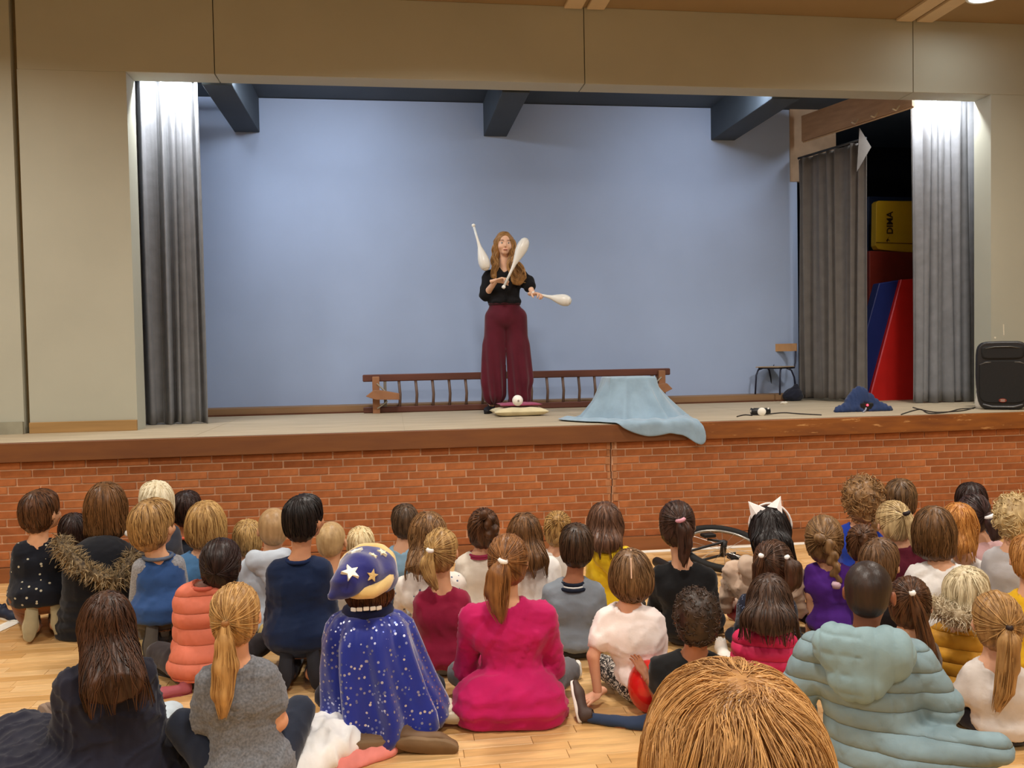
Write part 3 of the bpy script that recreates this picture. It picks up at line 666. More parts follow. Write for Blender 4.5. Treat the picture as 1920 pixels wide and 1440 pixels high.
def hair_build(root,st,hc,R,s,h,Lfn,kpx,dist,yb=-.1):
    c1,c2=st['c']; style=st['s']; m=hairmat(c1,c2,st.get('rough',.42)); th=st.get('th',.013)*s if style!='buzz' else .005*s
    ex=.36*s; lo=hc-np.array([.16*s,.17*s,.0]); zlow=hc[2]-.13*s
    tails=[]
    for tl in st.get('tails',[]):
        P=[Lfn(x,y,tl.get('y',yb)+(tl.get('dy',0))*i) for i,(x,y,_) in enumerate(tl['p'])]; r=[q*kpx for _,_,q in tl['p']]; tails.append((np.array(P),np.array(r),tl))
        zlow=min(zlow,min(p[2]-q for p,q in zip(P,r))); 
    ln=None
    if style in('long','bob'):
        zl=Lfn(st['hx'],st['to'],yb)[2]; zlow=min(zlow,zl-.005)
    xs=[hc[0]-.17*s,hc[0]+.17*s]
    if 'fan' in st: xs=[min(xs[0],Lfn(st['fan'][0],st['to'],yb)[0]-.03),max(xs[1],Lfn(st['fan'][1],st['to'],yb)[0]+.03)]
    f=Fld((xs[0],hc[1]-.22*s,zlow-.04),(xs[1],hc[1]+.16*s,hc[2]+.17*s),h)
    def T(x,y,z): return hc+R@(np.array([x,y,z])*s)
    E=lambda c,r,k=.02,sub=False: f.ell(T(*c),np.array(r)*s,k*s,R.T,sub)
    t_=th/s
    E((0,-.013,.014),(.074+t_,.090+t_,.084+t_))
    if style=='buzz': E((0,-.04,-.03),(.062+t_,.060+t_,.055+t_),.02)
    else: E((0,-.040,-.042),(.064+t_,.056+t_,.058+t_),.03)
    if style in('short','messy'): E((0,.03,.06),(.062,.05,.035),.03)
    if style in('long','bob'):
        zt=Lfn(st['hx'],st['to'],yb)[2]; x0=hc[0]; x1=x0; wd=.085*s
        if 'fan' in st: a=Lfn(st['fan'][0],st['to'],yb)[0]; b=Lfn(st['fan'][1],st['to'],yb)[0]; x1=(a+b)/2; wd=(b-a)/2
        top=T(0,-.035,-.01); bot=np.array([x1,min(top[1],yb),zt+.5*max(wd,.03)+.01]); st['fz']=bot[2]
        if style=='bob': bot=np.array([x1,top[1]+.01,zt+.28*max(wd,.03)])
        r0=.083*s; f.cap(top,bot,r0,max(wd,.03),.03,S=(1,.52 if style=='long' else .8,.6))
        if style=='bob' or st.get('sides',1): 
            for sx in(-1,1): f.cap(T(sx*.062,.0,.0),np.array([T(sx*.066,.0,0)[0],T(0,-.0,0)[1],max(zt+.02,hc[2]-.15*s)]),.028*s,.022*s,.02)
    if style=='bun': E(st.get('bun',(0,-.1,.05)),(.035,.03,.035),.01)
    # clear the face
    E((0,.115,-.050),(.073,.078,.088),.012,True)
    if style in('short','buzz','tie','bun','messy'):
        nz=-.075 if style!='buzz' else -.062
        for sx in(-1,1): E((sx*.085,.02,-.055),(.03,.045,.045),.01,True)
    parts=[]
    if style=='curly':
        for i in range(st.get('n',90)):
            v=RNG.normal(size=3); v/=np.linalg.norm(v)
            if v[1]>.35 and v[2]<.5: continue
            if v[2]<-.75: continue
            r=RNG.uniform(.010,.019)*st.get('cr',1.)
            E((v[0]*.088,v[1]*.1-.014,v[2]*.098+.004),(r,r,r),.006)
        for (dx,dz) in st.get('curls',[]): E((dx,-.1,dz),(.017,.017,.022),.008)
    for P,r,tl in tails:
        if tl.get('braid'):
            P2,r2=resample(P,r,max(6,int(tl['braid'])))
            for i in range(len(P2)-1):
                sx=1 if i%2 else -1; t=P2[i+1]-P2[i]; f.ell(P2[i]+np.array([sx*r2[i]*.42,0,0]),(r2[i]*.75,r2[i]*.7,np.linalg.norm(t)*1.0),.004,rotx(0)@roty(sx*.5))
        else:
            for i in range(len(P)-1): f.cap(P[i],P[i+1],r[i],r[i+1],.01,S=(1,.75,1))
    P,Q=f.nets(); n=normals(P,Q)
    rel=P-hc; ang=np.arctan2(rel[:,0],-rel[:,1]+.02)
    st_n=np.sin(ang*19+noise(P,18.,3)*2.2)+.6*np.sin(ang*41+noise(P,25.,5)*2.)
    amp={'buzz':.0003,'curly':.003,'messy':.004}.get(style,.0022)
    if dist<2: st_n=noise(P,22.,3); amp=.009
    if style in('curly','buzz','afro'): st_n=noise(P,110.,2)
    P=smooth(P,Q,1,.45)+n*(st_n*amp)[:,None]
    sv=np.clip(.42+.22*noise(P,30.,4,(1,1,.25))+.10*st_n,0,1) if dist>2 else np.clip(.30+.2*noise(P,24.,6),0,1); parts.append((P,Q,sv))  # close-up head: shell coloured darker, painting shade between the lighter strands
    # strands
    ns=st.get('n_s',int(np.clip(760/dist,130,300))); sr=(.0008+.00030*dist)*st.get('sr',1)
    if style in('long','bob','short','messy'):
        a=RNG.uniform(-PI,PI,ns); q=RNG.uniform(.1,1.,ns)**.6*.06*s
        S=np.stack([hc[0]+np.sin(a)*q,hc[1]-np.cos(a)*q,np.zeros(ns)],1); c=T(0,-.035,.095); S+=0
        S[:,0]+=c[0]-hc[0]; S[:,1]+=c[1]-hc[1]; S[:,2]=c[2]-q*q*6
        hf=ns//2 if dist>2 else int(ns*.93); vv=RNG.normal(size=(hf,3)); vv[:,2]=np.abs(vv[:,2])*.9-.2; vv/=np.linalg.norm(vv,axis=1)[:,None]; vv[:,1]=np.where((vv[:,1]>.2)&(vv[:,2]<.5),-vv[:,1],vv[:,1]); S[:hf]=hc+(vv*np.array([.09,.105,.1])*s)@R.T
        v=f.samp(S); g=f.grad(S); S=S-g/(np.linalg.norm(g,axis=1)[:,None]+1e-6)*v[:,None]
        ctr=c.copy()
        jit=RNG.normal(size=(ns,3))*.22*st.get('wav',1)
        def dfn(P): 
            if dist<2: W=np.stack([noise(P,17.,1),noise(P,17.,8),noise(P,17.,12)],1)*1.1
            else: W=0
            o=P-ctr; o[:,2]=0; o/=np.linalg.norm(o,axis=1)[:,None]+1e-6; return o*.55+np.array([0,0,-1.])+jit*np.sin(P[:,2:3]*38+jit[:,:1]*20)+W
        if style in('long','bob'): steps=int((hc[2]+.1*s-zlow)/.016)+2; sz=zlow+.005
        else: steps=int((.19 if dist>2 else .13)*s/.014); sz=hc[2]-.085*s
        parts.append(make_strands(f,S,dfn,steps+(3 if style=='long' else 0),.017,sr,sz-(.03 if style=='long' else 0),fz=st.get('fz',-9) if style=='long' else -9))
    if style=='curly':
        nc=st.get('nc',330); vv=RNG.normal(size=(nc,3)); vv/=np.linalg.norm(vv,axis=1)[:,None]; vv=vv[((vv[:,1]<.3)|(vv[:,2]>.45))&(vv[:,2]>-.8)]; nc=len(vv)
        S0=hc+(vv*np.array([.092,.105,.102])*s)@R.T; va=f.samp(S0); g=f.grad(S0); gn=g/(np.linalg.norm(g,axis=1)[:,None]+1e-6); S0=S0-gn*(va-.002)[:,None]
        ax_=np.cross(gn,RNG.normal(size=(nc,3))); ax_/=np.linalg.norm(ax_,axis=1)[:,None]; ax_[:,2]-=.5; b2=np.cross(gn,ax_); tt=np.linspace(0,1,15)[None,:,None]; cr_=.011*st.get('cr',1.)*RNG.uniform(.6,1.2,(nc,1,1)); ph=RNG.uniform(0,6.3,(nc,1,1)); am=ph+tt*9.5
        LL=S0[:,None]+ax_[:,None]*(tt-.5)*.045*st.get('cr',1.)+(gn[:,None]*np.cos(am)+b2[:,None]*np.sin(am))*cr_
        Vc,Qc=tubes(LL,np.full((nc,15),.0026*st.get('cr',1.)**.5)*(1-np.abs(tt[:,:,0]-.5)**3*6)); parts.append((Vc,Qc,np.repeat(RNG.uniform(.2,1,nc),45)))
    if style in('tie','bun') and (tails or style=='bun'):
        tie=tails[0][0][0] if tails else T(*st.get('bun',(0,-.1,.05))); v=RNG.normal(size=(ns,3)); v/=np.linalg.norm(v,axis=1)[:,None]
        v=v[(v[:,1]<.25)|(v[:,2]>.5)]
        S=hc+(v*np.array([.088,.104,.099])*s)@R.T+R@(np.array([0,-.013,.0])*s); va=f.samp(S); g=f.grad(S); S=S-g/(np.linalg.norm(g,axis=1)[:,None]+1e-6)*va[:,None]
        ok=S[:,2]>hc[2]-.09*s; S=S[ok]
        def dfn(P): o=tie-P; return o/(np.linalg.norm(o,axis=1)[:,None]+.004)
        parts.append(make_strands(f,S,dfn,10,.016,sr,None))
    for Pt,r,tl in tails:
        if tl.get('braid'): continue
        P2,r2=resample(Pt,r,max(8,int(len(Pt)*4))); parts.append(tail_strands(P2,r2*1.03,int(ns*.45),sr,tl.get('flare',.25)))
    V,Q,S=cat(parts); o=mobj('hair',mesh_from(V,Q,sv=S),m,root)
    for Pt,r,tl in tails:
        if tl.get('tie'):
            d=Vector(Pt[1]-Pt[0]).normalized(); 
            tt=MB().tube([Vector(Pt[0])-d*.010,Vector(Pt[0]),Vector(Pt[0])+d*.012],[max(r[0],.011)*.95,max(r[0],.011)*1.3,max(r[0],.011)*.95],10).obj('hair_tie',mat(tl['tie'],.6,.3),root,smooth=True)
        if tl.get('end'):
            e=Pt[-1]; MB().tube([Vector(e)+Vector((0,0,.015)),Vector(e),Vector(e)-Vector((0,0,.02))],[r[-1]*.9,r[-1]*1.25,r[-1]*.9],10).obj('hair_tie',mat(tl['end'],.6,.3),root,smooth=True)
    return f
def fur(root,name,path,rad,col,n=420,ln=.035,label=None):
    "fur band along a path of local points"
    P,r=resample(path,[rad]*len(path),max(6,len(path)*4)); base=MB().tube([Vector(p) for p in P],list(r*.75),8)
    T=np.gradient(P,axis=0); T/=np.linalg.norm(T,axis=1)[:,None]+1e-9
    i=RNG.randint(0,len(P),n); v=RNG.normal(size=(n,3)); t=T[i]; v-=t*np.sum(v*t,1)[:,None]; v/=np.linalg.norm(v,axis=1)[:,None]
    a=P[i]+v*(r[i]*.6)[:,None]+RNG.normal(size=(n,3))*.006; l=ln*RNG.uniform(.6,1.3,(n,1)); w=(v+t*RNG.uniform(-.7,.7,(n,1))+np.array([0,0,-.25])); 
    L=np.stack([a,a+w*l*.5,a+w*l*.95+RNG.normal(size=(n,3))*.006],1); rr=np.tile([.0022,.0018,.0005],(n,1)); V,Q=tubes(L,rr)
    bV=np.array([tuple(x) for x in base.V]); bQ=np.array([q for q in base.F if len(q)==4])
    V,Q,S=cat([(bV,bQ,np.full(len(bV),.2)),(V,Q,np.repeat(RNG.uniform(0,1,n),9))])
    o=mobj(name,mesh_from(V,Q,sv=S),hairmat(col[0],col[1],.7),root)
    if label: o['label']=label
    return o
# ------------------------------------------------------------------ seated children
def person(label,d,hx,top,w,sx,sy,sw,bx=None,yaw=0,hyaw=None,hp=8,hr=0,pose='cross',skinc='#d9a685',hair=None,tc='#888888',kind='sweater',
           pat=None,c2=None,bc='#2b3140',bpat=None,bc2=None,shoes=('#333333','#5a554c'),hoodc=None,collar=None,arms=None,puff=0,fold=.006,legs=None,
           extra=None,th=None,hscale=None,group=None,narrow=1.,belly=0,hem=0.0,soleview=False,lay=None):
    bx=sx if bx is None else bx
    hyaw=yaw if hyaw is None else hyaw
    kpx=d/FPX; v=ray(bx,900); A=CAM+v*d; vh=np.array([v[0],v[1],0]); vh/=np.linalg.norm(vh); rz=math.atan2(-vh[0],vh[1])
    root=empty('person',(A[0],A[1],0),rz,label,'person',group)
    Rw=rotz(rz); O=np.array([A[0],A[1],0])
    def L(px,py,y0=0.):
        q=ray(px,py); t=((O-CAM)@vh+y0)/(q@vh); return Rw.T@(CAM+q*t-O)
    s=hscale or float(np.clip(w*kpx/.172,.86,1.22))
    yw_,hy_=math.radians(yaw),math.radians(hyaw)
    R=rotz(-hy_)@rotx(math.radians(hp))@roty(math.radians(hr))
    Rb=rotz(-yw_)
    yh=.02
    tp=L(hx,top,yh); hc=np.array([tp[0],yh,tp[2]-.108*s])
    sl=L(sx-sw/2,sy,0);sr=L(sx+sw/2,sy,0); tk=th if th is not None else (.02 if puff else .011)
    zs=(sl[2]+sr[2])/2-.035-tk*.5; hwid=(sr[0]-sl[0])/2*narrow-.035-tk; hwid=max(.075,hwid); xs=(sl[0]+sr[0])/2
    zs=min(zs,hc[2]-.13*s)
    S=float(np.clip((zs+.0)/.42,.7,1.35)); Z0={'cross':0.,'kneel':.13,'side':.0,'stand':.62}[pose]*1.0
    S=min(S,1.2)
    pz=Z0+.105*S
    far=d>4.6; hb=.0085 if d<3.2 and d>2 else (.0125 if d<4.3 else .0145)
    ys=.0
    def B(x,y,z):   # body frame point
        t=np.clip((z-pz)/max(zs-pz,.1),0,1.3); return np.array([xs*t,ys*t,z])+Rb@np.array([x,y,0.])
    SH=[B(-hwid,0,zs-.022),B(hwid,0,zs-.022)]
    neck0=np.array([xs,-.005,zs+.02]); 
    ua,fa=.235*S,.20*S
    AR=[]
    for i,sg in enumerate((-1,1)):
        if arms and arms[i] is not None:
            a=arms[i]; el=L(*a[0]); wr=L(*a[1]); AR.append((SH[i],el,wr,a[2] if len(a)>2 else 'relax',a[3] if len(a)>3 else None))
        else:
            el=SH[i]+Rb@np.array([sg*.035,.07,0])+np.array([0,0,-ua]); el[2]=max(el[2],.10); wr=el+Rb@np.array([-sg*.07,fa*.92,.0]); wr[2]=max(.09,el[2]-.02); AR.append((SH[i],el,wr,'relax',None))
    LG=[]
    for i,sg in enumerate((-1,1)):
        hip=Rb@np.array([sg*.075*S,.0,0])+np.array([0,0,pz-.01])
        if legs and legs[i] is not None:
            kn=L(*legs[i][0]); an=L(*legs[i][1]); LG.append((hip,kn,an)); continue
        if pose=='cross' and d>4.4: kn=Rb@np.array([sg*.17*S,.15*S,.0]); an=Rb@np.array([-sg*.04*S,.20*S+.03*sg,.0]); kn[2]=.11*S; an[2]=.055+.015*sg
        elif pose=='cross': kn=Rb@np.array([sg*.225*S,.20*S,.11*S]); an=Rb@np.array([-sg*.06*S,.26*S+.03*sg,.055]); kn[2]=.10*S; an[2]=.055+.015*sg
        elif pose=='kneel': kn=Rb@np.array([sg*.09,.30*S,0])+np.array([0,0,.065]); an=Rb@np.array([sg*.055,-.05,0])+np.array([0,0,.07])
        elif pose=='side': kn=Rb@np.array([sg*.10+.12,.28*S,.08]); an=Rb@np.array([.22+sg*.03,-.02+.08*sg,.05])
        else: kn=Rb@np.array([sg*.07,.02,0])+np.array([0,0,.36]); an=Rb@np.array([sg*.08,-.01,0])+np.array([0,0,.08])
        LG.append((hip,kn,an))
    allp=[hc+.13*s,hc-.13*s]+[x for a in AR for x in a[:3]]+[x for l in LG for x in l]+[np.array([xs,.0,zs])]
    mn=np.min(allp,0)-.14; mx=np.max(allp,0)+.12; mn[2]=-.02
    # ---- body: one continuous surface
    f=Fld(mn,mx,hb)
    ws=(.66,1.)
    cr=min(.125,hwid+.02)
    def torso(f,t=0.,k=.04,z0=None,z1=None):
        zc=zs-.045
        f.cap(B(0,0,pz+.02),B(0,.0,zc-.05),.118*S*.9+t,cr*.93+t,k,R=Rb.T,S=(1,.72,1))
        f.cap(B(-hwid*.66,0.,zc-.045),B(hwid*.66,0.,zc-.045),.062+t,.062+t,k,R=Rb.T,S=(1,1.1,1))
        for q in(-1,1): f.cap(B(q*.02,-.0,zs+.022),B(q*hwid*.93,-.0,zs-.022),.034+t,.036+t,k)
    torso(f,0)
    f.ell(B(0,0,pz),(.135*S,.105*S,.10*S),.04,R=Rb.T)
    f.cap(neck0+np.array([0,0,-.03]),hc+R@(np.array([0,-.02,-.06])*s),.047*s**.5,.042*s,.02)
    for a in AR: f.cap(a[0],a[1],.036*S+.002,.030*S,.02); f.cap(a[1],a[2],.030*S,.021*S,.012)
    for l in LG: f.cap(l[0],l[1],.062*S,.045*S,.02); f.cap(l[1],l[2],.045*S,.028*S,.012)
    if f: f.floor(.004)
    head_prims(f,hc,R,s)
    P,Q=f.nets(); P=smooth(P,Q,1,.35); parts=[(P,Q)]
    for i,a in enumerate(AR):
        dr=a[2]-a[1]; pm_=np.array([0,0,-1.]) ; kd=a[3]
        if a[4]: dr=np.array(a[4][0],float); pm_=np.array(a[4][1],float)
        parts.append(place_hand(kd,a[2],dr,pm_,.80*S**.5,1 if i else -1))
    V,Q,_=cat(parts); mobj('body',mesh_from(V,Q),skin(skinc),root); add_eyes(root,hc,R,s)
    # ---- top
    zhem=pz-.05*S-hem
    f=Fld(mn-.03,mx+.03,hb)
    t=tk
    torso(f,t)
    f.ell(B(0,0,pz+.0),(.138*S+t,.112*S+t,.085*S+t),.04,R=Rb.T)
    if belly: f.ell(B(0,-.02,pz-.02),(.15*S+belly,.13*S+belly*.6,.1*S+t),.05,R=Rb.T)
    sleeve=1. if kind in('sweater','puffer','coat','hoodie','jacket') else (.55 if kind=='tee' else 0)
    for i,a in enumerate(AR):
        up=a[1]-a[0]
        if kind=='vest': continue
        if sleeve<1: f.cap(a[0],a[0]+up*sleeve,.040*S+t,.044*S+t,.02); 
        else:
            f.cap(a[0],a[1],.038*S+t,.034*S+t,.025 if d>3.2 else .014); lo_=a[1]+(a[2]-a[1])*.97; f.cap(a[1],lo_,.034*S+t,.026*S+t*.9,.012)
    if kind=='coat': f.cap(B(0,0,pz+.1),B(0,0,.06),.14*S+t,.20*S+t,.05,R=Rb.T,S=(1,.75,1))
    if extra: 
        for e in extra: f.cap(L(*e[0]),L(*e[1]),e[2],e[3],.03,S=e[4] if len(e)>4 else None)
    f.floor(.006 if kind!='coat' else .004)
    if kind not in('coat',) and not extra: f.V=np.maximum(f.V,(max(zhem,.01)-f.ax[2])[None,None,:])
    f.cap(neck0+np.array([0,0,.03]),hc,.052*s**.5,.05*s,.004,sub=True)
    P,Q=f.nets(); nn_=normals(P,Q); P=smooth(P,Q,1,.4)
    sd=int(abs(hx)*7)%19
    if puff:
        q=np.abs(np.sin(PI*P[:,2]/puff))**.45; dsp=(q-.8)*(.010 if d>3.2 else .005)+.0025*noise(P,45.,sd,(1,1,.6))
        q2=folds(P,30.,sd,(1.6,1.6,.35)); dsp+=-.004*np.clip(q2,0,1)**6
    else:
        q=np.clip(folds(P,13.,sd,(1.3,1.2,.55)),0,1)**3; q2=np.clip(folds(P,20.,sd+3,(.7,.8,1.5)),0,1)**4; dsp=fold*(q*.9+q2*.7-.25)
        low=np.clip(1-(P[:,2]-zhem)/.14,0,1); dsp+=fold*.8*low*np.sin(P[:,2]*95+noise(P,9.,sd)*2)
    dsp*=np.clip((P[:,2]-.005)/.03,0,1)
    P=P+nn_*dsp[:,None]
    nm={'tee':'t_shirt','sweater':'sweater','puffer':'puffer_jacket','coat':'coat','hoodie':'hoodie','jacket':'jacket','vest':'vest','none':'top'}[kind]
    mobj(nm,mesh_from(P,Q),cloth(tc,pat,c2,rough=.55 if puff else .85,sheen=.05 if puff else .15,weave=260.,quilt=puff),root)
    if kind=='vest' and lay:   # sleeves of the shirt below
        for i,a in enumerate(AR):
            f=Fld(np.minimum(np.minimum(a[0],a[1]),a[2])-.09,np.maximum(np.maximum(a[0],a[1]),a[2])+.09,hb)
            f.cap(a[0],a[1],.040*S+.01,.038*S+.012,.02); f.cap(a[1],a[2],.036*S+.01,.028*S+.008,.02); P,Q=f.nets(); mobj('sleeve',mesh_from(smooth(P,Q),Q),cloth(lay,'heather'),root)
    # ---- collar / hood
    if collar:
        P=[];cz=zs+.035
        for j in range(17): a_=2*PI*j/16; P.append(Vector((xs*(1)+.058*s*math.cos(a_),-.005+.056*s*math.sin(a_),cz+.006*math.sin(a_))))
        for ci,cc in enumerate(collar): MB().tube([p+Vector((0,0,-.012*ci))+Vector(((p.x-xs)*.12*ci,(p.y)*.12*ci,0)) for p in P],.0105 if ci%2==0 else .005,6,False).obj('collar',mat(cc,.8,.2,.05),root,smooth=True)
    if hoodc:
        f=Fld(np.array([xs-.24,-.30,zs-.26]),np.array([xs+.24,.12,zs+.18]),hb*.9)
        hz=1.35 if puff else 1.
        f.cap(B(-.07*S,-.075,zs+.035),B(.07*S,-.075,zs+.035),.052*hz,.052*hz,.03); f.cap(B(0,-.10,zs+.0),B(0 if not puff else -.035,-.125,zs-(.09 if not puff else .055)*S),.075*hz,(.03 if not puff else .052)*hz,.05,S=(1.1 if not puff else 1.3,.6,1)); 
        f.cap(B(-.085*S,-.03,zs+.04),B(-.05,.06,zs+.0),.035,.022,.03); f.cap(B(.085*S,-.03,zs+.04),B(.05,.06,zs+.0),.035,.022,.03)
        f.cap(neck0,hc,.055*s,.06*s,.01,sub=True); f.ell(B(0,-.06,zs+.10),(.06,.04,.05),.02,sub=True)
        P,Q=f.nets(); nn_=normals(P,Q); P=smooth(P,Q)
        if puff: P=P+nn_*((np.minimum(np.abs(np.sin(PI*(P[:,0]-xs+.02)/.058)),np.where(P[:,0]<xs,np.abs(np.sin(PI*P[:,2]/.062)),1))**.4-.8)*.010)[:,None]
        else: P=P+nn_*(.004*folds(P,30.,3))[:,None]
        mobj('hood',mesh_from(P,Q),cloth(hoodc,pat if pat=='heather' else None,c2,rough=.55 if puff else .85,sheen=.05 if puff else .15),root)
    # ---- trousers
    if bc:
        f=Fld(np.array([mn[0],mn[1],-.02])-.03,np.array([mx[0],mx[1],max(pz+.16,.3)])+.03,hb*1.35)
        f.ell(B(0,0,pz-.01),(.133*S,.105*S,.095*S),.04,R=Rb.T)
        for l in LG: f.cap(l[0],l[1],.070*S,.054*S,.03); f.cap(l[1],l[1]+(l[2]-l[1])*.93,.054*S,.036*S,.015)
        f.floor(.002); P,Q=f.nets(); nn_=normals(P,Q); P=smooth(P,Q)+nn_*(.004*(np.clip(folds(P,26.,sd),0,1)**3-.2)*np.clip((P[:,2])/.03,0,1))[:,None] if True else P
        mobj('trousers',mesh_from(P,Q),cloth(bc,bpat,bc2),root)
    for i,(l,sg) in enumerate(zip(LG,(-1,1))):
        if shoes is None: continue
        sz=.95*S**.6
        if legs and legs[i] is not None and len(legs[i])>2: td,up=legs[i][2]
        elif pose=='cross': td=Rb@np.array([-sg*.7,.25,-.05]); up=(0,-.3,1)
        elif pose=='kneel': td=(sg*.12,-.22,-1.); up=Rb@np.array([0,1.,-.1])
        elif pose=='side': td=Rb@np.array([.8,-.5,0]); up=(0,.3,1)
        else: td=Rb@np.array([sg*.15,1,0]); up=(0,0,1)
        hl=np.array(l[2],float)+np.array([0,0,-.0])
        U=np.array(up,float); T_=np.array(td,float); T_/=np.linalg.norm(T_); U-=T_*(U@T_); U/=np.linalg.norm(U)
        hl=hl-U*.055*sz
        if pose=='kneel': hl=np.array([l[2][0],l[2][1]-.05,.205*sz]); 
        tip=[hl+T_*q+U*u_ for q in(-.04*sz,.2*sz) for u_ in(0,.06*sz)]; lowz=min(p[2] for p in tip); 
        if lowz<.004: hl[2]+=.004-lowz
        shoe(root,hl,T_,U,shoes[0],shoes[1],sz)
    # ---- hair
    if hair: hair['hx']=hx; hair_build(root,hair,hc,R,s,(.0048 if d<2 else .0085) if d<3.2 else .0105,L,kpx,d,hair.get('yb',hc[1]-.13*s))
    root['_']=0; del root['_']
    return dict(root=root,L=L,hc=hc,R=R,s=s,B=B,zs=zs,xs=xs,S=S,Rw=Rw,O=O,kpx=kpx,pz=pz,hwid=hwid,SH=SH)
# ------------------------------------------------------------------ things on the stage
def rel(p,t): return Vector(np.array(p)-np.array(t.location))
# loudspeaker
sp=empty('loudspeaker',tuple(AtZ(1880,769,HS)),-.60,'tall black plastic loudspeaker standing at the right end of the stage','loudspeaker')
m_bk=mat('#17161a',.42,.5,.1,20.,.3,.001,200.); m_gr=mat('#1c1b1b',.7,.3,.1,60.,.5,.002,300.)
def sup(wd,ht,dp,y,nx=28,tap=.08):
    P=[]
    for k in range(nx):
        a=2*PI*k/nx; c,s_=math.cos(a),math.sin(a); x=wd/2*math.copysign(abs(c)**.35,c); z=ht/2*math.copysign(abs(s_)**.35,s_); P.append((x*(1-tap*max(0,-z/ht*1.2)),z+ht/2))
    return P
MB().prism(sup(.40,.60,0,0),.20,Matrix.Translation((0,.16,0))).obj('cabinet',m_bk,sp,bevel=.012)
MB().prism(sup(.395,.595,0,0),.05,Matrix.Translation((0,.04,.002))).obj('front_frame',m_bk,sp,bevel=.012)
MB().prism([(x*.9,z*.62+.06) for x,z in sup(.40,.6,0,0,tap=.02)],.03,Matrix.Translation((0,.014,0))).obj('grille',m_gr,sp,bevel=.008)
MB().prism([(x*.82,z*.2+.44) for x,z in sup(.40,.6,0,0)],.03,Matrix.Translation((0,.016,0))).obj('horn',m_gr,sp,bevel=.02)
for s_ in(-1,1): MB().tube([(s_*.175,.008,.395),(s_*.13,.0,.415),(s_*.07,.006,.418)],.006,6).obj('rib',mat('#56534e',.35,.5),sp,smooth=True)
MB().tube([(-.13,.004,.535),(-.06,-.002,.55),(.06,-.002,.55),(.13,.004,.535)],.006,6).obj('top_lip',mat('#4a4843',.35,.5),sp,smooth=True)
MB().tube([(-.15,.004,.05),(-.08,-.004,.03),(.08,-.004,.03),(.15,.004,.05)],.007,6).obj('bottom_lip',mat('#6a6a6c',.3,.5),sp,smooth=True)
MB().prism([(.03*math.cos(2*PI*k/20),.018*math.sin(2*PI*k/20)+.085) for k in range(20)],.008,Matrix.Translation((0,-.004,0))).obj('badge',mat('#7a2a1c',.4,.5),sp)
for dz in(-.006,.006): MB().box((0,-.0095,.085+dz),(.034,.003,.004)).obj('badge_bar',mat('#cfc7ba',.4,.5),sp)
# white plastic bag behind the speaker
b=empty('plastic_bag',tuple(AtZ(1838,767,HS)),0,'white plastic bag squeezed between the right curtain and the loudspeaker','bag')
f=Fld((-.08,-.08,-.01),(.09,.1,.5),.01); f.cap((0,0,.05),(.01,.02,.40),.045,.018,.02,S=(.6,1,1)); f.ell((.02,0,.05),(.05,.05,.06),.02); f.floor(.002)
P,Q=f.nets(); P=P+normals(P,Q)*(.006*folds(P,50.,2))[:,None]; mobj('bag',mesh_from(P,Q),mat('#e6e1d6',.4,.4,.05),b)
# cushion with cloth and ball
cp=AtZ(973,779,HS); cu=empty('cushion',tuple(cp),.0,'beige square cushion lying near the stage edge at the juggling woman\'s feet','cushion')
def pillow(a,b,hh,seed,dz=0):
    n=26; u=np.linspace(-1,1,n); X,Y=np.meshgrid(u,u,indexing='ij'); e=(1-X**4)*(1-Y**4)
    sx=1-.10*(1-np.abs(Y)**2.5)*np.abs(X)**3; sy=1-.10*(1-np.abs(X)**2.5)*np.abs(Y)**3
    Z=hh*np.clip(e,0,1)**.45; V1=np.stack([X*a*sx,Y*b*sy,dz+hh*.75+Z*.62+.004*np.sin(9*X+seed)*np.cos(7*Y)*e],-1).reshape(-1,3)
    V2=np.stack([X*a*sx,Y*b*sy,dz+hh*.75-Z*.75],-1).reshape(-1,3); i=np.arange(n-1)[:,None];k=np.arange(n-1)[None,:]
    Q=np.stack([i*n+k,(i+1)*n+k,(i+1)*n+k+1,i*n+k+1],-1).reshape(-1,4); return np.concatenate([V1,V2]),np.concatenate([Q,Q[:,::-1]+n*n])
V,Q=pillow(.255,.2,.058,1); mobj('cover',mesh_from(V,Q),cloth('#d3c6a0'),cu)
V,Q=pillow(.20,.16,.02,2,.088); V[:,0]+=.0; V[:,1]+=.03
V,Q,_=cat([(V,Q)]); wv=empty('folded_cloth',tuple(cp+np.array([.01,.03,.0])),0,'dark pink folded cloth lying on top of the beige cushion','cloth')
mobj('cloth',mesh_from(V,Q),cloth('#98405f'),wv)
bp=AtZ(970,757,HS+.135); bp[1]-=.02
bl=empty('ball',(bp[0],bp[1],HS+.118),0,'white juggling ball resting on the cushion','ball'); MB().lathe([(0,0)]+[(.047*math.sin(PI*k/14),.047-.047*math.cos(PI*k/14)) for k in range(1,14)]+[(0,.094)],24).obj('shell',mat('#f2ede4',.35,.5,.02),bl,smooth=True)
MB().lathe([(0,.002),(.008,0),(.009,.004)],12,Matrix.Translation((0,-.0455,.045))@Matrix.Rotation(PI/2,4,'X')).obj('valve',mat('#8c857c',.5,.3),bl)
